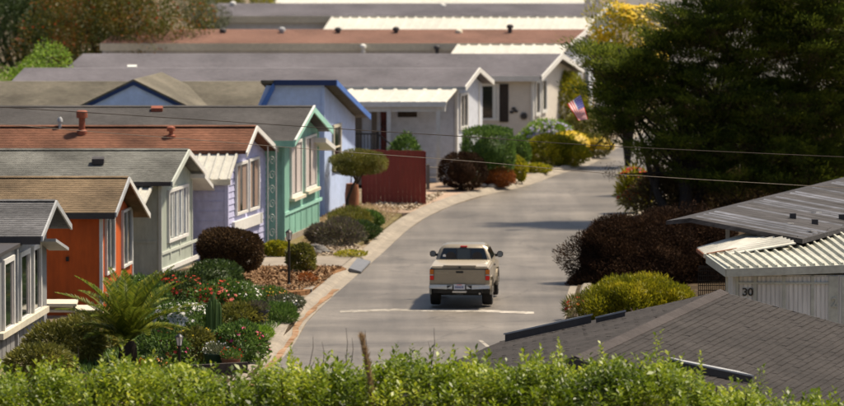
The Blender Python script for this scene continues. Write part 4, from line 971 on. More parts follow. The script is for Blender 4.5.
    for s in (-1, 1):
        for yc in (RA, FA):
            c = V((s * .725, yc, .355)); m = MB(); n = 28; rw_ = .14
            pr_ = [(-rw_, .21), (-rw_, .32), (-rw_ * .8, .352), (0, .358), (rw_ * .8, .352), (rw_, .32), (rw_, .21)]
            for xo, rr in pr_:
                for j in range(n): t = 2 * math.pi * j / n; m.v.append(c + V((xo, rr * math.cos(t), rr * math.sin(t))))
            for k in range(len(pr_) - 1):
                for j in range(n): a = k * n + j; b = k * n + (j + 1) % n; m.f.append((a, b, b + n, a + n))
            m.f.append(tuple(range(n))); m.f.append(tuple(reversed(range((len(pr_) - 1) * n, len(pr_) * n))))
            wh = MB(); wh.v = []; wheel = m.build('wheel', 'rubber', root, True)
            wh.tube([c + V((s * .06, 0, 0)), c + V((s * .128, 0, 0))], .20, 20); rim = wh.build('rim', 'alloy', wheel, True)
            for k in range(6):
                t = k * math.pi / 3; d = V((0, math.cos(t), math.sin(t))); q = MB(); q.bar(c + V((s * .132, 0, 0)) + d * .04, c + V((s * .132, 0, 0)) + d * .19, .02, .035, (1, 0, 0)); q.build('spoke', 'chrome', wheel)
            q = MB(); q.tube([c + V((s * .12, 0, 0)), c + V((s * .15, 0, 0))], .045, 10); q.build('hub', 'plastic_black', wheel, True)
    for x in (-.33, .33):
        m = MB(); m.obox((x - .2, 1.75, .7), (.4, 0, 0), (0, .14, 0), (0, 0, .62)); m.obox((x - .11, 1.76, 1.31), (.22, 0, 0), (0, .09, 0), (0, 0, .14)); m.build('seat', 'seat_dark', root, bevel=.03)
    m = MB(); m.obox((-.55, 4.05, .62), (1.1, 0, 0), (0, .05, 0), (0, 0, .2)); m.build('grille', 'chrome', root, bevel=.01)
    for s in (-1, 1):
        m = MB(); m.obox((s * .55, 4.03, .66), (s * .25, 0, 0), (0, .05, 0), (0, 0, .17)); m.build('headlight', 'lens_clear', root, bevel=.02)
    m = MB(); m.obox((-.83, 4.03, .42), (1.66, 0, 0), (0, .14, 0), (0, 0, .17)); m.build('front_bumper', 'chrome', root, bevel=.03)
truck()

# ------------------------------------------------------------------ street and garden furniture
def lamp_post(px, py, ht, label, Y=None):
    b = G(px, py, .1); k = ht / 1.65
    r_ = thing('lamp_post', V((b.x, b.y, .1)), label, 'lamp', 'garden lamps')
    m = MB(); m.lathe(b, [(.075, 0), (.075, .05), (.04, .08), (.035, ht - .36), (.05, ht - .34), (.05, ht - .31)], 10); m.build('post', 'black_metal', r_, True)
    m = MB(); m.lathe(b + V((0, 0, ht - .305)), [(.055, 0), (.085, .2)], 8); m.build('lantern_glass', 'lens_clear', r_, True)
    m = MB()
    for j in range(4): t = j * math.pi / 2; m.bar(b + V((.058 * math.cos(t), .058 * math.sin(t), ht - .31)), b + V((.092 * math.cos(t), .092 * math.sin(t), ht - .1)), .014, .014)
    m.build('lantern_cage', 'black_metal', r_)
    m = MB(); m.lathe(b + V((0, 0, ht - .105)), [(.11, 0), (.10, .015), (.035, .075), (.012, .08), (.012, .105)], 8); m.build('lantern_cap', 'black_metal', r_, True)
lamp_post(289, 286, 1.65, 'black lantern post standing in the bark mulch')
lamp_post(179.5, 386, 1.3, 'short black lantern post beside the low flower bed')
# plastic kerb ramp in the gutter
q = [G(x, y, .05) for x, y in ((348.5, 271.5), (361, 272.5), (371, 262), (357, 261))]
m = MB(); up = V((0, 0, .10)); lo_ = V((0, 0, -.02))
m.v += [p_ + lo_ for p_ in q] + [q[0] + up, q[1] + V((0, 0, .03)), q[2] + V((0, 0, .03)), q[3] + up]
m.f += [(3, 2, 1, 0), (4, 5, 6, 7), (0, 1, 5, 4), (1, 2, 6, 5), (2, 3, 7, 6), (3, 0, 4, 7)]
o = m.build('kerb_ramp', 'plastic_slate', org=q[0], bevel=.015); tag(o, 'dark grey kerb ramp slab lying in the gutter', 'ramp')
# red fence
fa, fb = G(363, 206.5), G(424.5, 208); fr = thing('fence', fa, 'dark red board fence in front of the white porch house', 'fence')
n = 14; Lf = (fb - fa); 
for k in range(n):
    m = MB(); hgt = 1.93 + random.uniform(-.015, .015); w = Lf / n
    m.obox(fa + w * (k + .03), w * .985, V((0, .03 + random.uniform(0, .012), 0)), V((0, 0, hgt))); m.build('board', 'wood_red', fr)
for z in (.4, 1.5):
    m = MB(); m.obox(fa + V((0, .06, z)), Lf, V((0, .05, 0)), V((0, 0, .09))); m.build('rail', 'wood_red', fr)
for f in (0.0, .5, 1.0):
    m = MB(); c = fa + Lf * f + V((0, .09, 0)); m.obox(c + V((-.05, 0, 0)), V((.1, 0, 0)), V((0, .1, 0)), V((0, 0, 1.9))); m.build('post', 'wood_red', fr)
# low post-and-wire fence before the dark shrubs
p0, p1 = G(428, 193), G(473, 187.5)
wf = thing('fence', p0, 'low grey post-and-rope fence before the brown dome shrub', 'fence')
for f in (0, .5, 1.0):
    c = p0.lerp(p1, f); m = MB(); m.obox(c + V((-.06, -.06, 0)), V((.12, 0, 0)), V((0, .12, 0)), V((0, 0, 1.0))); m.build('post', 'wood_grey', wf)
for z in (.55, .9):
    m = MB(); m.tube([p0 + V((0, 0, z)), p0.lerp(p1, .25) + V((0, 0, z - .05)), p0.lerp(p1, .5) + V((0, 0, z)), p0.lerp(p1, .75) + V((0, 0, z - .05)), p1 + V((0, 0, z))], .015, 5); m.build('rope', 'wood_grey', wf)
# stones
for k, (x, y, r_) in enumerate(((309.5, 253, .2), (315, 252, .24), (320.5, 252.5, .2), (325, 254, .16), (318, 255, .14), (300, 256, .1), (331, 254, .1))):
    b = G(x, y, .11); m = MB(); m.blob(b + V((0, 0, r_ * .45)), (r_, r_ * .8, r_ * .62), 20 + k, 10, .16); o = m.build('garden_stone', 'stone' if k < 5 else 'stone_pale', org=b, smooth=True)
    tag(o, 'grey boulder in the gravel bed beside the mint green house' if k < 5 else 'small pale stone at the edge of the gravel bed', 'stone', 'stones in the gravel bed' if k < 5 else 'small pale stones')
for k in range(26):
    x, y = random.uniform(480, 520), random.uniform(184, 189); b = G(x, y - (x - 480) * .12, .12); r_ = random.uniform(.07, .15); m = MB(); m.blob(b + V((0, 0, r_ * .3)), (r_, r_, r_ * .6), k, 7, .15); o = m.build('edging_stone', 'stone_pale', org=b, smooth=True)
    tag(o, 'pale rounded edging stone along the kerb by the rust-orange dome shrub', 'stone', 'pale edging stones by the kerb')
# overhead wires and their (off-frame) poles
Yw = 150.0
for k, (pts, lab) in enumerate((([(-60, 103.5), (0, 107), (190, 119), (350, 129.5), (480, 137.5), (607, 146), (844, 157), (900, 159)], 'upper overhead wire sagging across the street'), ([(-60, 118), (0, 124), (223, 142), (334, 151), (480, 162), (615, 174), (803, 185.5), (900, 191)], 'lower overhead wire crossing in front of the red fence'))):
    w3 = smooth_line([A(x, y, Yw) for x, y in pts], 5); m = MB(); m.tube(w3, (.009, .007)[k], 5); o = m.build('overhead_wire', ('wood_dark', 'wood_grey')[k], org=w3[0], smooth=True); tag(o, lab, 'wire', 'overhead wires')
# flag
fb_ = A(644, 150, 206.1); fp = thing('flagstaff', fb_, 'slender slanting flagstaff fixed in the cypress, carrying the striped flag', 'flagpole')
top = A(579.5, 92, 203.5); m = MB(); m.tube([fb_, top], [.016, .010], 8); m.build('pole', 'wood_dark', fp, True)
leaf('flag_red', [(0.72, 0.005, 0.012), (0.72, 0.005, 0.012)], .4); leaf('flag_white', [(0.85, 0.83, 0.83), (0.85, 0.83, 0.83)], .5); leaf('flag_blue', [(0.03, 0.035, 0.30), (0.03, 0.035, 0.30)], .4)
fl = thing('flag', A(577, 94, 203.43), 'red, white and blue striped flag hanging by the cypress', 'flag')
pa = A(577.5, 94, 203.4); pb = A(586.5, 117, 203.4); pc = A(567, 104, 203.4)      # hoist runs pa->along pole; fly hangs
hoist = A(586, 118, 203.4) - A(581, 95, 203.4)
# cloth: stripes run from the canton edge down to the lower left
c00, c10, c01, c11 = A(580.5, 94.5, 203.4), A(588, 119.5, 203.4), A(567.5, 104, 203.0), A(578.5, 120.5, 203.0)
def cloth(u, v):     # u: across the stripes 0..1 (hoist), v: along the fly
    p_ = c00.lerp(c01, u).lerp(c10.lerp(c11, u), v); return p_ + V((0, .10 * math.sin(v * 7 + u * 2) * (.3 + v), 0))
for k in range(13):
    u0, u1 = k / 13, (k + 1) / 13; m = MB()
    for j in range(12):
        v0, v1 = j / 12, (j + 1) / 12
        if u1 <= 7.01 / 13 and v1 <= .52: continue
        m.quad(cloth(u0, v0), cloth(u0, v1), cloth(u1, v1), cloth(u1, v0))
    m.build('stripe', 'flag_red' if k % 2 == 0 else 'flag_white', fl, True)
m = MB()
for j in range(6):
    for i in range(4): m.quad(cloth(i / 4 * 7 / 13, j / 12), cloth(i / 4 * 7 / 13, (j + 1) / 12), cloth((i + 1) / 4 * 7 / 13, (j + 1) / 12), cloth((i + 1) / 4 * 7 / 13, j / 12))
cn = m.build('canton', 'flag_blue', fl, True)
for i in range(5):
    for j in range(6):
        c = cloth((i + .5) / 5 * 7 / 13, (j + .5) / 12) + V((0, -.012, 0)); m = MB(); pts = [c + V((.022 * (1 if q % 2 else .45) * math.cos(q * math.pi / 5), 0, .022 * (1 if q % 2 else .45) * math.sin(q * math.pi / 5))) for q in range(10)]; m.poly(pts); m.build('star', 'flag_white', cn)
# white post with a cap showing through the cypress
b = V((A(600, 92, 262).x, 262, 0)); pp = thing('gate_post', b, 'white capped post half hidden by the cypress', 'post')
zt = A(600, 92, b.y).z; m = MB(); m.obox(b + V((-.22, -.2, 0)), V((.44, 0, 0)), V((0, .4, 0)), V((0, 0, zt))); m.build('post', 'trim_white', pp)
m = MB(); m.obox(b + V((-.3, -.28, zt + .01)), V((.6, 0, 0)), V((0, .56, 0)), V((0, 0, .09))); m.build('cap', 'trim_white', pp, bevel=.02)
# pale slabs stacked in the gap beside the grey house
for k, (x, y, w, d, z) in enumerate(((66, 333, 1.7, 1.0, .55), (58, 333, 1.0, .8, .72))):
    b = G(x, y); m = MB(); m.obox(b + V((-w / 2, 0, z)), V((w, 0, 0)), V((0, d, .05)), V((0, 0, .06)))
    t_ = thing('garden_table', V((b.x, b.y, 0)), 'low pale table in the gap beside the grey house' if k == 0 else 'raised pale shelf standing behind the low pale table', 'table')
    m.build('table_top', 'trim_cream', t_)
    for dx in (-w / 2 + .05, w / 2 - .1):
        for dy in (.05, d - .1): q = MB(); q.obox(b + V((dx, dy, 0)), V((.06, 0, 0)), V((0, .06, 0)), V((0, 0, z + .02))); q.build('leg', 'wood_grey', t_)
# ------------------------------------------------------------------ vegetation
def stems(root, base, tops, r=.03, mt='bark', name='stem'):
    for t in tops:
        t = V(t); mid = base.lerp(t, .5) + V((random.uniform(-.08, .08), random.uniform(-.08, .08), 0)); m = MB(); m.tube([base, mid, t], [r, r * .7, r * .35], 6); m.build(name, mt, root, True)
def shrub(name, label, cat, b, w, ht, mt, n=5000, leaf_l=.07, leaf_w=.03, depth=None, z0=.0, inner=.7, amp=.16, upward=.5, group=None, flowers=None, seed=1, core=None, trunk=None, lscale=1.25, boxy=0.0):
    """dense shrub: stems and a shell of leaf faces over a lumpy body; b = base point; z0 = height where the foliage starts"""
    b = V(b); depth = depth or w; root = thing(name, b, label, cat, group)
    c = np.array(b) + np.array([0, 0, (z0 + ht) / 2]); rad = np.array([w / 2, depth / 2, (ht - z0) / 2])
    p, d = shell(c, rad, n, inner, amp, seed, zmin=b.z + .01)
    if boxy:
        u = (p - c) / rad; r_ = np.linalg.norm(u, axis=1, keepdims=True); mx = np.max(np.abs(u), axis=1, keepdims=True); p = c + u * (1 + boxy * (r_ / (mx + 1e-6) - 1)) * rad * (1 - .16 * boxy)
    D = d * np.array([1, 1, 1]) + RNG.normal(size=p.shape) * .55 + np.array([0, 0, upward])
    N = d + RNG.normal(size=p.shape) * .6
    k = RNG.uniform(.7, 1.5, len(p)) * lscale; fo = leaf_mesh('foliage', p, D, N, leaf_l * k, leaf_w * k, mt, root)
    if core:
        m = MB(); m.blob(V(c), tuple(rad * core), seed, 14, amp * .5); m.build('inner_core', mt, root, True)  # solid leaf-coloured core added so nothing shows through the leaf shell
    if trunk: stems(root, b, [V(c) + V((random.uniform(-.3, .3) * w / 2, random.uniform(-.2, .2), 0)) for _ in range(trunk[0])], trunk[1], 'bark_dark', 'trunk')
    else: stems(root, b, [V(c) + V((random.uniform(-.5, .5) * w / 2, random.uniform(-.3, .3) * depth / 2, rad[2] * .3)) for _ in range(4)], .02)
    for f in (flowers or []):
        fm, fn, fs = f[:3]; top = f[3] if len(f) > 3 else .0
        q, e = shell(c, rad * 1.04, fn * 3, .93, amp, seed); kk = (e[:, 2] > top) & (q[:, 2] > b.z + .05); q, e = q[kk], e[kk]
        if len(q):
            ctr = q[RNG.choice(len(q), max(3, min(14, fn // 6 + 2)))]; dist = np.min(np.linalg.norm(q[:, None] - ctr[None], axis=2), axis=1) * RNG.uniform(.5, 1.5, len(q)); o_ = np.argsort(dist)[:fn]; q, e = q[o_], e[o_]
        P_, D_, N_ = [], [], []
        for i in range(len(q)):
            nrm = e[i] + np.array([0, -.3, .8]); nrm /= np.linalg.norm(nrm); a = np.cross(nrm, [.3, .9, .1]); a /= np.linalg.norm(a); bb = np.cross(nrm, a); ph = random.uniform(0, 6)
            for j in range(6): t = ph + j * math.pi / 3; P_.append(q[i]); D_.append(a * math.cos(t) + bb * math.sin(t)); N_.append(nrm)
        leaf_mesh('flowers', np.array(P_), np.array(D_), np.array(N_), fs, fs * .75, fm, root)
    return root

# hedge in front of the viewer, on the bank
def hedge():
    tops = [(-60, 362), (0, 364), (50, 361), (100, 360), (150, 354), (200, 365), (250, 371), (290, 357), (330, 361), (400, 354), (440, 353), (500, 359), (560, 352), (620, 352), (655, 346), (700, 366), (760, 378), (844, 388), (900, 390)]
    tx = np.array([t[0] for t in tops]); ty = np.array([t[1] for t in tops])
    Y0 = 116.5; b = V((0, Y0, terrain_z(0, Y0)))
    root = thing('hedge', b, 'long bright green broadleaf hedge running below the street view', 'hedge')
    P_, D_, N_, L_ = [], [], [], []; st = MB(); up = np.array([0, 0, 1.0])
    def shoot(base, ln, lean, nl, ls):
        d = np.array([lean[0], lean[1], 1.0]); d /= np.linalg.norm(d); ph = random.uniform(0, 6.28)
        tip = base + d * ln
        for i in range(nl):
            f = (i + 1) / nl; a = ph + i * 2.4; out = np.array([math.cos(a), math.sin(a), 0]); el = -.05 + .85 * f + random.uniform(-.25, .25)
            dd = out * math.cos(el) + d * math.sin(el); nn = d * math.cos(el) - out * math.sin(el)
            P_.append(base + d * ln * f); D_.append(dd + RNG.normal(size=3) * .15); N_.append(nn + RNG.normal(size=3) * .2); L_.append(ls * random.uniform(.7, 1.15) * (1 - .25 * f))
        return tip
    for _ in range(5600):
        x = random.uniform(-9.0, 9.0); y = Y0 + random.uniform(-1.6, 1.5)
        px = CX + F_PX * x / y; row = np.interp(px, tx, ty) + np.interp(px, [0, 420, 620, 844], [9, 6, 12, 19]) + 4 * math.sin(px * .09) + 3 * math.sin(px * .23 + 1)
        zt = A(px, row, y).z; dep = abs(random.gauss(0, .36))
        if y < Y0 - .6: dep += (Y0 - .6 - y) * .55
        ln = random.uniform(.22, .5); tipz = zt - dep + random.uniform(-.08, .05)
        if random.random() < .035: tipz = zt + random.uniform(.08, .22); ln = random.uniform(.45, .6)
        ls = random.choice((random.uniform(.10, .15), random.uniform(.15, .21)))
        shoot(np.array([x, y, tipz - ln]), ln, (random.uniform(-.3, .3), random.uniform(-.3, .2)), int(6 + ln * 18), ls)
    for px, row in ((288, 346), (398, 344), (440, 346), (452, 348), (560, 339), (656, 331), (600, 344), (700, 352), (520, 352), (760, 366)):
        for k in range(2):
            y = Y0 + random.uniform(-.4, .6); q = A(px + random.uniform(-3, 3), row + k * 4, y); shoot(np.array([q.x, q.y, q.z - .6]), .6, (random.uniform(-.08, .08), 0), 20, .12)
    L = np.array(L_); leaf_mesh('foliage', np.array(P_), np.array(D_), np.array(N_), L, L * .48, 'leaf_hedge', root, fold=.18)
    for k in range(46):
        x = -9 + k * .4 + random.uniform(-.1, .1); y = Y0 + random.uniform(-.6, .6); px = CX + F_PX * x / y; zt = A(px, float(np.interp(px, tx, ty)), y).z - .35; z0 = terrain_z(x, y) - .1
        m = MB(); m.tube([(x, y, z0), (x + random.uniform(-.1, .1), y, (z0 + zt) / 2), (x + random.uniform(-.2, .2), y, zt)], [.035, .025, .012], 5); m.build('stem', 'bark', root, True)
    for px, r0, r1 in ((313, 336, 360), (322, 342, 362), (346, 328, 360), (352, 338, 360), (365, 330, 358), (434, 328, 360), (428, 342, 360), (78, 346, 365)):
        a = A(px + random.uniform(-4, 4), r1 + 6, 117.4); c = A(px, r0, 117.6); m = MB(); m.tube([a, a.lerp(c, .6) + V((.03, 0, 0)), c], [.008, .006, .003], 5); m.build('bare_twig', 'twig', root, True)
hedge()
# feathery grass plume rising from the hedge
a, c = A(374, 412, 115.2), A(362, 339, 115.4); pg = thing('grass_plume', V((a.x, a.y, terrain_z(0, 115.2))), 'dry tan feathery grass plume rising out of the hedge', 'grass')
m = MB(); m.tube([V((a.x + .1, a.y, terrain_z(0, 115.2))), a, a.lerp(c, .5) + V((.05, 0, 0)), c], [.02, .016, .012, .004], 6); m.build('stalk', 'grass_dry', pg, True)
f = RNG.uniform(0.05, 1, 2000); mid = np.array(a.lerp(c, .5) + V((.05, 0, 0))); pa_ = np.array(a); pc_ = np.array(c)
p = ((1 - f) ** 2)[:, None] * pa_ + (2 * f * (1 - f))[:, None] * mid + (f ** 2)[:, None] * pc_
d = np.tile((pc_ - pa_) / np.linalg.norm(pc_ - pa_), (2000, 1)) + RNG.normal(size=(2000, 3)) * np.array([.30, .30, .1])
leaf_mesh('plume', p, d, rdir(2000), .17 * RNG.uniform(.5, 1.1, 2000), .014, 'grass_dry', pg)

# ---- sago palm: every frond its own part
def palm():
    b = G(128, 366, .1); root = thing('sago_palm', b, 'large sago palm with arching feathery fronds before the orange house', 'palm')
    m = MB(); m.lathe(b, [(.20, 0), (.24, .2), (.22, .5), (.16, .62)], 12); m.build('trunk', 'bark', root, True)
    top = b + V((0, 0, .6)); n = 38
    for k in range(n):
        az = k * 2.399 + random.uniform(-.2, .2); f = k / n; el = 1.45 - .9 * f + random.uniform(-.1, .1); ln = random.uniform(1.75, 2.25) * (1.05 if f < .75 else .75)
        out = np.array([math.cos(az), math.sin(az), 0]); pts = []; cur = np.array(top); e = el
        for s in range(15):
            pts.append(cur.copy()); cur = cur + (out * math.cos(e) + np.array([0, 0, math.sin(e)])) * ln / 14; e -= (.045 + .03 * f)
        P_, D_, N_, L_ = [], [], [], []; side = np.cross(out, [0, 0, 1.0])
        for s in range(54):
            t = .10 + .9 * s / 54; i = min(13, int(t * 14)); p_ = pts[i] + (pts[min(14, i + 1)] - pts[i]) * (t * 14 - i); tg = pts[min(14, i + 1)] - pts[i]; tg = tg / (np.linalg.norm(tg) + 1e-9); nn = np.cross(side, tg)
            nn = nn if nn[2] > 0 else -nn
            for sg in (-1, 1):
                P_.append(p_); D_.append(side * sg * .8 + tg * .65 + nn * .32 + RNG.normal(size=3) * .05); N_.append(nn + side * sg * -.3); L_.append((.30 * math.sin(math.pi * min(1, .18 + .80 * t)) + .04) * random.uniform(.9, 1.1))
        L = np.array(L_); fr = leaf_mesh('frond', np.array(P_), np.array(D_), np.array(N_), L, .036, 'leaf_palm' if random.random() > .12 or f < .7 else 'leaf_palm_dry', root, stuff=False)
        q = MB(); q.tube([V(p_) for p_ in pts], [.014 - .0008 * s for s in range(15)], 5); q.build('rachis', 'leaf_palm', fr, True)
palm()
# ---- left flower garden
S = shrub
def scatter(name, poly_px, z, n, ll, lw, mt, up=.0, root=None):
    pts = [G(*p) for p in poly_px]; x0, x1 = min(p.x for p in pts), max(p.x for p in pts); y0, y1 = min(p.y for p in pts), max(p.y for p in pts); out = []
    while len(out) < n:
        x, y = random.uniform(x0, x1), random.uniform(y0, y1); ins = False
        for i in range(len(pts)):
            a, b = pts[i], pts[i - 1]
            if (a.y > y) != (b.y > y) and x < (b.x - a.x) * (y - a.y) / (b.y - a.y) + a.x: ins = not ins
        if ins: out.append((x, y, z + random.uniform(0, .03)))
    P = np.array(out); d = rdir(n) * [1, 1, .25] + [0, 0, up]; nn = np.tile([0, 0, 1.0], (n, 1)) + RNG.normal(size=(n, 3)) * .3
    return leaf_mesh(name, P, d, nn, ll * RNG.uniform(.5, 1.4, n), lw, mt)
tag(scatter('ground_cover', [(60, 372), (118, 326), (150, 292), (200, 274), (250, 290), (285, 304), (296, 316), (262, 345), (240, 376), (130, 390)], .10, 16000, .20, .04, 'leaf_green', .9), 'leafy ground cover filling the flower bed', 'plant', kind='stuff')
leaf('chips', [(0.09, 0.05, 0.025), (0.20, 0.115, 0.06), (0.40, 0.26, 0.15)], 0.0, 0.9, 0.1)
tag(scatter('bark_chips', [(240, 272), (340, 272), (318, 290), (300, 295), (270, 295), (244, 286)], .137, 5200, .12, .06, 'chips', .12), 'loose bark chips over the mulch bed', 'mulch', kind='stuff')
leaf('pebbles', [(0.20, 0.15, 0.10), (0.36, 0.29, 0.21), (0.55, 0.47, 0.37)], 0.0, 0.9, 0.1)
tag(scatter('pebbles', [(296, 249), (350, 248), (360, 252), (352, 260), (288, 259)], .125, 2600, .10, .08, 'pebbles', .1), 'loose pebbles over the gravel bed', 'gravel', kind='stuff')
tag(scatter('dry_grass', [(318, 224), (345, 207), (370, 208), (402, 213), (378, 235), (345, 250), (300, 247)], .10, 5000, .12, .02, 'grass_dry', .9), 'short dry grass beside the mint green house', 'grass', kind='stuff')
tag(scatter('pebbles', [(368, 201), (420, 201), (448, 194), (436, 202), (412, 214), (380, 212)], .118, 3000, .10, .08, 'pebbles', .1), 'loose pebbles before the red fence', 'gravel', kind='stuff')
S('shrub', 'olive cascading shrub below the grey house windows', 'shrub', G(62, 366, .05), 2.0, 1.0, 'leaf_olive', 5200, .13, .03, 1.6, upward=-.1, seed=3)
S('shrub', 'loose olive shrub in the gap between grey and orange houses', 'shrub', G(92, 352, .05), 2.0, 1.0, 'leaf_olive', 4200, .12, .028, 1.8, upward=.1, seed=4)
S('shrub', 'leafy yellowish shrub at the foot of the grey house corner', 'shrub', G(38, 378, .05), 1.6, .8, 'leaf_olive', 3600, .11, .03, 1.4, upward=.0, seed=44)
S('flower_bush', 'green bush sprinkled with white blossom beside the palm', 'flower bush', G(140, 318, .05), 1.7, 1.1, 'leaf_green', 3600, .09, .03, 1.4, flowers=[('petal_white', 34, .035), ('petal_yellow', 14, .03)], seed=5)
S('daisy_bush', 'mound of dense white daisies between palm and cactus', 'flower bush', G(183, 341, .08), 1.55, 1.05, 'leaf_green', 3000, .08, .025, 1.3, flowers=[('petal_white', 420, .055, -.1)], seed=6)
S('flower_bush', 'dark green bush topped with scarlet flowers by the sage house', 'flower bush', G(176, 310, .05), 1.9, .95, 'leaf_dark', 3800, .08, .03, 1.4, flowers=[('petal_red', 150, .06, -.1)], seed=7)
S('flower_bush', 'red-flowered bush behind the column cactus', 'flower bush', G(213, 318, .05), 1.6, 1.0, 'leaf_green', 3600, .08, .03, 1.3, flowers=[('petal_red', 170, .06, -.3)], seed=8)
S('shrub', 'dark rounded evergreen under the brown topiary', 'shrub', G(212, 295, .05), 1.7, .95, 'leaf_dark', 5200, .06, .03, 1.5, seed=9, core=.75)
S('daisy_bush', 'tall loose white daisies below the brown topiary', 'flower bush', G(234, 316, .08), 1.3, .85, 'leaf_green', 2200, .08, .02, 1.0, flowers=[('petal_white', 64, .045, .1)], seed=10)
S('flower_bush', 'low mound of orange and yellow flowers by the mulch', 'flower bush', G(268, 308, .1), 1.35, .55, 'leaf_green', 2800, .07, .02, 1.2, flowers=[('petal_orange', 60, .035, 0), ('petal_yellow', 30, .03, 0), ('petal_pink', 8, .04, .4)], seed=11)
S('daisy_bush', 'small white daisy clump at the kerb edge', 'flower bush', G(286, 311, .1), .95, .4, 'leaf_grey_green', 2200, .07, .02, .9, flowers=[('petal_white', 50, .04, 0)], seed=12)
S('shrub', 'feathery green mound beside the blue pot', 'shrub', G(279, 323, .1), 1.0, .5, 'leaf_green', 3600, .09, .014, 1.0, upward=1.0, seed=13)
S('shrub', 'loose green shrub between the cactus and the blue pot', 'shrub', G(238, 327, .08), 1.3, .6, 'leaf_olive', 2600, .08, .03, 1.0, seed=14)
S('rose_bush', 'rose bush dotted with crimson blooms beside the walkway', 'flower bush', G(241, 364, .08), 1.35, 1.05, 'leaf_green', 3000, .07, .035, 1.2, flowers=[('petal_pink', 16, .06, -.3), ('petal_red', 24, .05, -.3)], seed=15)
S('shrub', 'bright green cushion plant at the walkway edge', 'shrub', G(256, 343, .1), .9, .45, 'leaf_bright', 3000, .06, .014, .9, upward=.9, seed=16)
S('flower_bush', 'yellow-green bush behind the short lantern post', 'flower bush', G(197, 366, .08), 1.1, .95, 'leaf_olive', 2600, .07, .035, 1.0, flowers=[('petal_yellow', 12, .03, 0)], seed=17)
S('flower_bush', 'low bush with red and pink blooms left of the lantern', 'flower bush', G(164, 369, .08), 1.2, .95, 'leaf_green', 2300, .07, .03, 1.0, flowers=[('petal_red', 9, .06, -.4), ('petal_pink', 12, .05, -.4)], seed=18)
S('flower_bush', 'small orange flower clump at the palm foot', 'flower bush', G(152, 376, .08), .8, .5, 'leaf_dark', 1500, .06, .03, .8, flowers=[('petal_orange', 22, .05, -.4), ('petal_white', 4, .04, 0)], seed=19)
S('shrub', 'dark low shrub at the sage house wall', 'shrub', G(150, 300, .05), 2.0, .6, 'leaf_dark', 3000, .08, .03, 1.2, seed=45)
# cactus
b = G(214, 343, .08); ct = thing('column_cactus', b, 'clump of upright green column cacti among the flowers', 'cactus')
for k in range(26):
    x, y = random.uniform(-.2, .2), random.uniform(-.15, .15); hh = 1.38 - abs(x) * 2.0 - random.uniform(0, .2); m = MB(); n = 12
    prf = [(.03, 0), (.034, hh * .5), (.03, hh * .9), (.018, hh * .98), (.004, hh)]
    for r_, z in prf:
        for j in range(n): t = 2 * math.pi * j / n; rr = r_ * (1 if j % 2 else .78); m.v.append(b + V((x * (1 + .12 * z) + rr * math.cos(t), y + rr * math.sin(t), z)))
    for i in range(len(prf) - 1):
        for j in range(n): a_ = i * n + j; c_ = i * n + (j + 1) % n; m.f.append((a_, c_, c_ + n, a_ + n))
    m.build('column', 'cactus', ct)
# pots and low bed wall
def pot(x, y, r_, h_, mt, label, leafm, fl=None):
    b = G(x, y, .1); root = thing('plant_pot', b, label, 'pot'); m = MB(); m.lathe(b, [(r_ * .72, 0), (r_, h_ * .9), (r_ * 1.06, h_ * .92), (r_ * 1.06, h_), (r_ * .9, h_), (r_ * .9, h_ * .9)], 18); m.build('pot', mt, root, True)
    p, d = shell(np.array(b) + [0, 0, h_ + .06], (r_ * 1.1, r_ * 1.1, .17), 900, .2, .1, 3); leaf_mesh('foliage', p, d + [0, 0, .6], rdir(len(p)), .08, .022, leafm, root)
    if fl: p, d = shell(np.array(b) + [0, 0, h_ + .1], (r_ * 1.1, r_ * 1.1, .17), 60, .9, .1, 3); leaf_mesh('flowers', p, d, rdir(len(p)), .05, .045, fl, root)
pot(258, 326, .27, .42, 'pot_blue', 'dark blue glazed pot with purple plant on the walkway', 'leaf_purple')
pot(216, 370, .30, .42, 'pot_green', 'dark green pot with pale succulent in the flower bed', 'leaf_grey_green', 'petal_white')
pot(231, 372, .24, .34, 'pot_terracotta', 'terracotta pot under the rose bush', 'leaf_green', 'petal_red')
a, c = G(140, 384), G(248, 378); lw = thing('low_wall', a, 'low dark timber edging along the flower bed', 'wall')
for k in range(5):
    for z in (0, .2): m = MB(); m.obox(a.lerp(c, k / 5) + V((.005, 0, z)), (c - a) * .195, V((0, .12 + random.uniform(0, .02), 0)), V((0, 0, .19))); m.build('timber', 'wood_dark', lw)
# topiary with bare trunk by the lavender house
S('topiary', 'dark brown clipped dome topiary on a short trunk before the lavender house', 'topiary', G(231, 284, .08), 1.95, 1.62, 'leaf_umber', 26000, .06, .018, 1.8, z0=.36, inner=.72, amp=.12, upward=.2, boxy=.25, seed=21, core=.66, trunk=(4, .05))
S('shrub', 'yellow-green shrub beside the lantern post', 'shrub', G(301, 272, .12), .85, .78, 'leaf_olive', 3600, .07, .03, .8, seed=22)
S('shrub', 'low leafy shrub at the foot of the iron posts', 'shrub', G(278, 257, .1), 1.1, .45, 'leaf_lime', 2400, .07, .03, .8, seed=23)
S('shrub', 'tiny dry clump in the bark mulch', 'shrub', G(307, 283, .13), .45, .25, 'leaf_rust', 500, .06, .02, .4, seed=24)
S('ground_cover', 'yellow tufts along the gravel edge', 'plant', G(352, 257, .12), .9, .18, 'leaf_yellow', 1000, .06, .014, .5, upward=.9, seed=25)
for x, y, w, hh, mt_, lb in ((322, 245, 1.0, .62, 'leaf_purple', 'purple-grey lavender mound nearest the mint green wall'), (341, 247, 1.35, .85, 'leaf_purple', 'broad purple-tinged mound in the middle of the dry bed'), (362, 240, 1.1, .55, 'leaf_dark', 'low dark green mound at the bed end by the kerb'), (352, 232, 1.4, .75, 'leaf_olive', 'olive mound behind the purple mounds'), (368, 229, .9, .55, 'leaf_green', 'green mound by the red fence end of the bed')):
    S('mound_shrub', lb, 'shrub', G(x, y, .1), w, hh, mt_, 4200, .08, .016, w * .9, upward=.8, seed=int(x))
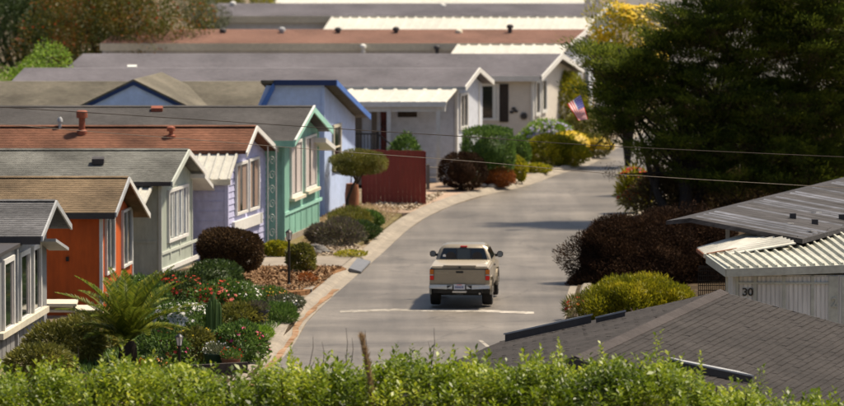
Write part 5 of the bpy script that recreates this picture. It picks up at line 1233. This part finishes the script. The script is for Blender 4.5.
# small clipped tree by the red fence
b = G(347, 214, .1); tr = thing('tree', b, 'small umbrella-shaped tree leaning before the red fence', 'tree')
top = A(357, 178, b.y + .2); m = MB(); m.tube([b, b.lerp(top, .4) + V((-.12, 0, 0)), b.lerp(top, .75) + V((-.05, 0, .05)), top], [.06, .05, .045, .03], 8); m.build('trunk', 'bark', tr, True)
P_, D_ = [], []
for cx, cy_, w, hh in ((345, 161, .55, .32), (358, 159, .7, .36), (371, 162, .55, .34), (358, 167, .75, .3), (350, 168, .5, .25)):
    c = A(cx, cy_, b.y + random.uniform(-.2, .4)); p, d = shell(np.array(c), (w, .7, hh), 4200, .55, .2, cx); P_.append(p); D_.append(d)
    m = MB(); m.tube([top + V((0, 0, -.2)), top.lerp(c, .6), c], [.03, .02, .01], 5); m.build('limb', 'bark', tr, True)
p, d = np.concatenate(P_), np.concatenate(D_); leaf_mesh('crown', p, d + RNG.normal(size=p.shape) * .5 + [0, 0, .3], d + RNG.normal(size=p.shape) * .6, .06, .026, 'leaf_olive', tr)
m = MB(); q = G(352, 212, .1); m.lathe(q, [(.22, 0), (.24, .6), (.2, .95)], 10)
o = m.build('barrel', 'pot_terracotta', org=q, smooth=True); tag(o, 'ochre barrel standing against the red fence', 'barrel')
# far shrubs by the white and cream houses
S('conifer', 'small pointed conifer beyond the red fence by the porch', 'conifer', G(405, 188, .05), 1.1, 1.9, 'leaf_green', 3600, .10, .03, 1.0, seed=31)
S('dome_shrub', 'dark brown dome shrub beside the white porch house', 'shrub', G(462, 191, .1), 1.65, 1.35, 'leaf_brown', 8000, .06, .02, 1.5, inner=.74, amp=.08, seed=32, core=.62)
S('block_hedge', 'tall square-clipped green hedge between white and cream houses', 'hedge', G(488, 186, .1), 2.0, 2.15, 'leaf_green', 13000, .06, .03, 1.7, inner=.72, amp=.1, boxy=.8, seed=33, core=.62)
S('dome_shrub', 'rust-orange dome shrub at the kerb', 'shrub', G(499, 187, .1), 1.15, .68, 'leaf_rust', 6000, .05, .018, 1.0, inner=.74, amp=.07, seed=34, core=.62)
S('shrub', 'bright yellow shrub behind the rust-orange dome', 'shrub', G(517, 182, .1), .75, .85, 'leaf_yellow', 3000, .07, .03, .7, seed=35)
S('dome_shrub', 'dark green ball shrub behind the yellow shrub', 'shrub', G(517, 174, .1), .95, 1.35, 'leaf_green', 5000, .06, .03, .9, inner=.66, amp=.16, seed=36, core=.62)
S('ground_cover', 'flat yellow patch of flowers on the drive edge', 'plant', G(536, 173, .1), 1.0, .3, 'leaf_yellow', 1800, .07, .03, .6, seed=37)
S('shrub', 'lime green mound with broad leaves before the cream house', 'shrub', G(545, 165, .1), 1.9, 1.05, 'leaf_lime', 5000, .10, .03, 1.4, seed=38)
S('shrub', 'lime green mound spilling to the kerb below the yellow flowers', 'shrub', G(569, 165, .1), 1.4, .8, 'leaf_lime', 3600, .10, .03, 1.2, seed=39)
S('flower_bush', 'lilac agapanthus clump by the cream house corner', 'flower bush', G(546, 155, .1), 2.1, 1.2, 'leaf_bright', 4200, .12, .03, 1.4, flowers=[('petal_lilac', 190, .085, .15)], seed=40)
S('flower_bush', 'yellow flowering mound beside the lilac flowers', 'flower bush', G(568, 157, .1), 1.5, .95, 'leaf_lime', 3400, .08, .03, 1.2, flowers=[('petal_yellow', 620, .075, -.3)], seed=41)
S('flower_bush', 'yellow flowering mound at the road bend below the flag', 'flower bush', G(593, 156, .1), 1.3, .8, 'leaf_olive', 3000, .08, .03, 1.0, flowers=[('petal_yellow', 460, .075, -.3), ('petal_lilac', 14, .06, 0)], seed=42)
S('shrub', 'tall loose yellow-green shrub behind the cream house post', 'shrub', G(566, 138, .05), 1.9, 2.7, 'leaf_lime', 6500, .10, .04, 1.6, seed=43, inner=.4)
S('shrub', 'green shrub mass under the flag', 'shrub', G(586, 146, .05), 1.9, 1.45, 'leaf_olive', 5000, .09, .03, 1.4, seed=46)

# ---- big trees
def limb_tree(root, base, tips, r0, mt='bark_dark', bend=.25, name='limb'):
    for t, rr in tips:
        t = V(t); a = base + (t - base) * .33 + V((random.uniform(-bend, bend), random.uniform(-bend, bend), .15)); c = base + (t - base) * .68 + V((random.uniform(-bend, bend), random.uniform(-bend, bend), .1))
        m = MB(); m.tube(smooth_line([base, a, c, t], 4), [rr * (1 - .8 * k / 12) for k in range(13)], 7); m.build(name, mt, root, True)
def cypress():
    b = G(668, 222); b.z = 0; Y = b.y; root = thing('cypress_tree', b, 'large dark multi-trunk cypress overhanging the street', 'tree')
    trunks = [((640, 150), .14), ((660, 120), .18), ((690, 110), .20), ((720, 100), .17), ((680, 60), .16), ((750, 130), .14), ((625, 110), .10)]
    for k, (px, rr) in enumerate(trunks):
        t = A(px[0], px[1], Y + random.uniform(-.8, 1.5)); o = b + V((random.uniform(-.7, .9), random.uniform(-.4, .4), 0)); pts = smooth_line([o, o.lerp(t, .35) + V((random.uniform(-.25, .25), 0, .2)), o.lerp(t, .7) + V((random.uniform(-.25, .25), 0, .1)), t], 4)
        m = MB(); m.tube(pts, [rr * (1 - .7 * i / 12) for i in range(13)], 8); m.build('trunk', 'bark_dark', root, True)
    # pads of foliage inside a hand-placed envelope: (px, py, half width px, half height px, weight)
    env = [(592, 50, 17, 7, 18), (608, 62, 24, 12, 28), (632, 64, 34, 22, 70), (615, 92, 28, 18, 40), (640, 105, 44, 25, 80), (612, 120, 26, 14, 34), (672, 60, 38, 40, 110), (700, 20, 46, 28, 120), (740, 30, 60, 44, 240), (800, 40, 60, 54, 300), (850, 50, 50, 60, 200), (720, 90, 56, 36, 200), (790, 110, 64, 36, 240), (850, 120, 40, 40, 130), (760, 150, 74, 26, 170), (820, 158, 50, 22, 130), (690, 140, 44, 26, 80), (650, 150, 24, 14, 20), (760, -30, 90, 34, 260), (840, -10, 60, 40, 180), (740, 178, 50, 16, 70), (800, 180, 60, 14, 80), (700, 168, 34, 16, 36)]
    GP, GD, GN, OP, OD, ON = [], [], [], [], [], []; tw = MB()
    for px, py, hw, hh, n in env:
        dmax = 1.9 if hw > 40 else 1.1
        for _ in range(int(n * .46)):
            u = rdir(1)[0]; r_ = .45 + .6 * random.random(); x = px + hw * u[0] * r_; y = py - hh * u[2] * r_; dep = u[1] * dmax * r_
            c = np.array(A(x, y, Y + dep)); size = random.uniform(.26, .60); out = np.array([u[0], u[1] - .25, .35]); out /= np.linalg.norm(out)
            nl = int(165 * (size / .35)); q = RNG.normal(size=(nl, 3)) * np.array([size * .55, size * .5, size * .13]); q[:, 2] += (q[:, 0] * out[0] + q[:, 1] * out[1]) * .35
            D = q / (np.linalg.norm(q, axis=1, keepdims=True) + .1) * .8 + out * .7 + RNG.normal(size=q.shape) * .3 + [0, 0, .25]
            GP.append(c + q); GD.append(D); GN.append(np.tile([.25, -.75, .7], (nl, 1)) + RNG.normal(size=q.shape) * .5)
            # bare brown twigs and old foliage below the pad
            no = int(nl * .22); q = RNG.normal(size=(no, 3)) * np.array([size * .5, size * .5, size * .2]) - [0, 0, size * .45]; OP.append(c + q - out * .25); OD.append(rdir(no) + out * .5); ON.append(rdir(no))
            if random.random() < .55:
                e = V(c); s_ = e - V(out) * random.uniform(.5, 1.1) + V((0, 0, -.35)); tw.tube([s_, s_.lerp(e, .5) + V((random.uniform(-.1, .1), 0, .05)), e], [.022, .015, .006], 4, False)
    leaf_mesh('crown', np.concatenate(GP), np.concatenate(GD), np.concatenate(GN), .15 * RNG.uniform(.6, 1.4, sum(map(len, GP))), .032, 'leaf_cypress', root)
    leaf_mesh('inner_foliage', np.concatenate(OP), np.concatenate(OD), np.concatenate(ON), .11, .020, 'leaf_cypress_old', root)
    o = tw.build('twigs', 'twig', root, True); o['kind'] = 'stuff'
    hub = b + V((.6, 0, 1.4)); tips = []
    for px, py in ((585, 62), (600, 78), (607, 120), (630, 90), (618, 48), (655, 40), (700, 20), (745, 10), (800, 20), (830, 70), (790, 110), (830, 140), (720, 80), (615, 175), (740, 140)):
        tips.append((A(px, py, Y + random.uniform(-1.0, 1.0)), random.uniform(.05, .10)))
    limb_tree(root, hub, tips, .1)
    # bare low branch reaching over the road
    a = A(655, 172, Y - .3); pts = [a, A(640, 176, Y - .4), A(625, 177, Y - .5), A(612, 176, Y - .5)]; m = MB(); m.tube(pts, [.03, .022, .016, .008], 6); m.build('low_branch', 'bark_dark', root, True)
    p = np.concatenate([np.array(A(x, y, Y - .5)) + RNG.normal(size=(70, 3)) * [.12, .12, .09] for x, y in ((612, 172), (606, 169), (618, 167), (609, 175))]); leaf_mesh('dead_foliage', p, rdir(len(p)), rdir(len(p)), .07, .02, 'leaf_cypress_old', root)
cypress()
# thicket closing the view behind the trunks
def thicket():
    b = V((13.5, 219, 0)); root = thing('thicket', b, 'dense dark evergreen thicket closing the gap behind the cypress trunks', 'thicket'); P_, D_ = [], []
    for k in range(26):
        c = V((8.9 + (k % 13) * .68 + random.uniform(-.2, .2), 218 + random.uniform(-.6, 1.2), (1.0, 2.6)[k // 13] + random.uniform(-.3, .3))); p, d = shell(np.array(c), (.9, .8, 1.05), 2600, .45, .3, 300 + k, zmin=.02); P_.append(p); D_.append(d)
        m = MB(); m.tube([V((c.x, c.y, 0)), c], [.06, .02], 6); m.build('stem', 'bark_dark', root, True)
    p, d = np.concatenate(P_), np.concatenate(D_); leaf_mesh('foliage', p, d + RNG.normal(size=p.shape) * .7, d + RNG.normal(size=p.shape) * .7, .14 * RNG.uniform(.6, 1.3, len(p)), .05, 'leaf_cypress_old', root)
thicket()
S('undergrowth', 'dark tangled undergrowth around the cypress trunks', 'undergrowth', G(672, 218, .05), 2.6, 1.7, 'leaf_cypress_old', 7000, .12, .035, 1.6, inner=.3, amp=.3, seed=83)
S('undergrowth', 'dark undergrowth between the cypress and the numbered home', 'undergrowth', G(725, 214, .05), 3.4, 1.5, 'leaf_cypress_old', 7000, .12, .035, 1.6, inner=.3, amp=.3, seed=84)
# dark brown sprawling bush: several lobes of one plant
b = G(634, 292); b.z = 0; br = thing('bush', b, 'sprawling dark reddish-brown bush at the kerb under the cypress', 'bush')
P_, D_ = [], []
for k, (px, py, rx, rz, dy) in enumerate(((600, 262, 1.0, .95, 0), (592, 285, .75, .5, -.5), (640, 248, 1.3, 1.15, .6), (640, 275, 1.3, .8, -.4), (685, 250, 1.25, 1.1, .8), (680, 280, 1.2, .8, 0), (715, 265, .9, 1.0, .5), (614, 240, .7, .6, .4), (704, 238, .9, .7, 1.0), (660, 228, .9, .6, .8), (622, 268, 1.0, .8, -.3), (660, 262, 1.1, .9, -.2), (605, 248, .6, .55, .2))):
    c = A(px, py, 182.5 + dy); p, d = shell(np.array(c), (rx, rx * .9, rz), 16000, .60, .30, 50 + k, zmin=.02); P_.append(p); D_.append(d)
    m = MB(); m.blob(c, (rx * .62, rx * .55, rz * .62), 50 + k, 14, .06); m.build('inner_core', 'leaf_brown', br, True)  # solid filler core inside the lobe, in the leaf colour
    m = MB(); m.tube([b + V((0, .9, 0)), b.lerp(c, .5) + V((0, .9, 0)), c], [.05, .035, .02], 6); m.build('stem', 'bark_dark', br, True)
p, d = np.concatenate(P_), np.concatenate(D_); leaf_mesh('foliage', p, d + RNG.normal(size=p.shape) * .7 + [0, 0, .3], d + RNG.normal(size=p.shape) * .7, .10 * RNG.uniform(.5, 1.4, len(p)), .022, 'leaf_brown', br)
# yellow-green shrub in three lobes
b = G(640, 330); b.z = 0; yb = thing('shrub', b, 'yellow-green clipped shrub before the dark brown bush', 'shrub')
P_, D_ = [], []
for k, (px, py, rx, rz) in enumerate(((602, 308, .6, .6), (618, 303, .7, .64), (636, 301, .8, .66), (655, 301, .75, .6), (676, 303, .55, .5), (627, 300, .6, .66))):
    c = A(px, py, 171.0); p, d = shell(np.array(c), (rx, .8, rz), 5500, .68, .22, 70 + k, zmin=.02); P_.append(p); D_.append(d)
    m = MB(); m.blob(c, (rx * .66, .5, rz * .66), 70 + k, 12, .06); m.build('inner_core', 'leaf_lime', yb, True)  # leaf-coloured filler core that closes gaps between the leaves
    m = MB(); m.tube([b, b.lerp(c, .6), c], [.04, .03, .015], 6); m.build('stem', 'bark', yb, True)
p, d = np.concatenate(P_), np.concatenate(D_); leaf_mesh('foliage', p, d * .7 + RNG.normal(size=p.shape) * .5 + [0, 0, .7], d + RNG.normal(size=p.shape) * .6, .12 * RNG.uniform(.5, 1.4, len(p)), .026, 'leaf_lime', yb)
S('flower_bush', 'spiky plant with orange-red blooms at the right kerb', 'flower bush', G(579, 318, .08), .8, .55, 'leaf_olive', 900, .14, .014, .8, upward=.8, flowers=[('petal_red', 22, .06, -.2), ('petal_orange', 16, .05, -.2)], seed=80)
S('flower_bush', 'leafy plant with red blooms under the cypress', 'flower bush', G(634, 212, .05), 1.1, 1.35, 'leaf_lime', 1500, .2, .03, .9, upward=.9, inner=.3, flowers=[('petal_red', 110, .09, -.3)], seed=81)
S('flower_bush', 'yellow-blossomed acacia standing behind the cypress', 'tree', V((A(628, 40, 232).x, 232, 0)), 3.1, 6.2, 'leaf_lime', 8000, .12, .03, 2.4, z0=2.2, inner=.4, amp=.25, flowers=[('petal_yellow', 1500, .08, -.6)], seed=82, trunk=(3, .1))

def broad_tree(label, px, Y, half_w, z0, z1, mt, n, seed, ll=.13, lw=.05, flowers=None, lobes=9, name='tree', cat='tree', group=None):
    """trunk, limbs and a crown of leafy lobes; px = column of the trunk"""
    x = A(px, 50, Y).x; b = V((x, Y, 0)); root = thing(name, b, label, cat, group); rr = random.Random(seed)
    m = MB(); m.tube([b, b + V((.1, 0, z0 * .5)), b + V((0, 0, z0 + .4))], [.22, .18, .13], 8); m.build('trunk', 'bark_dark', root, True); P_, D_ = [], []
    for k in range(lobes):
        a = rr.uniform(0, 6.28); f = rr.uniform(.2, .72); zz = z0 + (z1 - z0) * rr.uniform(.2, .82); c = b + V((math.cos(a) * half_w * f, math.sin(a) * half_w * f * .8, zz)); s_ = rr.uniform(.38, .55) * half_w; sz = min(s_ * .85, (z1 - z0) * .36)
        p, d = shell(np.array(c), (s_, s_, sz), n // lobes, .5, .24, seed * 10 + k, zmin=.05); P_.append(p); D_.append(d); mm = MB(); mm.tube([b + V((0, 0, z0)), (b + V((0, 0, z0))).lerp(c, .5), c], [.08, .05, .02], 6); mm.build('limb', 'bark_dark', root, True)
    p, d = np.concatenate(P_), np.concatenate(D_); leaf_mesh('crown', p, d + RNG.normal(size=p.shape) * .6 + [0, 0, -.1], d + RNG.normal(size=p.shape) * .7, ll * RNG.uniform(.6, 1.3, len(p)), lw, mt, root)
    if flowers:
        fm, fn, fs = flowers; q = p[RNG.choice(len(p), fn)] + rdir(fn) * .05; leaf_mesh('blossom', q, rdir(fn), rdir(fn) + [0, -.5, .5], fs, fs * .8, fm, root)
    return root
broad_tree('rounded tree reddening into autumn colour behind the grey roofs', 118, 262, 3.9, .6, 6.4, 'leaf_autumn', 34000, 91, .12, .06, ('petal_red', 420, .10), 14)
broad_tree('dark leafy tree at the left behind the roofs', 20, 268, 4.2, 1.0, 7.6, 'leaf_dark', 30000, 92, .16, .06, None, 14)
broad_tree('very dark tree between the two leafy trees behind the roofs', 68, 275, 3.6, .8, 8.0, 'leaf_dark', 22000, 96, .15, .06, None, 12)
broad_tree('grey-green tree behind the rust-brown roof', 196, 286, 1.9, .8, 5.0, 'leaf_grey_green', 12000, 93, .10, .05, None, 9)
broad_tree('bright green bush top above the olive roof', 25, 236, 2.0, .8, 4.45, 'leaf_bright', 12000, 94, .11, .05, None, 9)
broad_tree('far yellow-green shrub beside the last awning', 262, 312, 1.5, .4, 3.2, 'leaf_lime', 7000, 95, .12, .06, None, 7)
broad_tree('small olive tree far behind the grey roof', 222, 318, 1.8, .6, 3.6, 'leaf_olive', 7000, 97, .12, .06, None, 7)
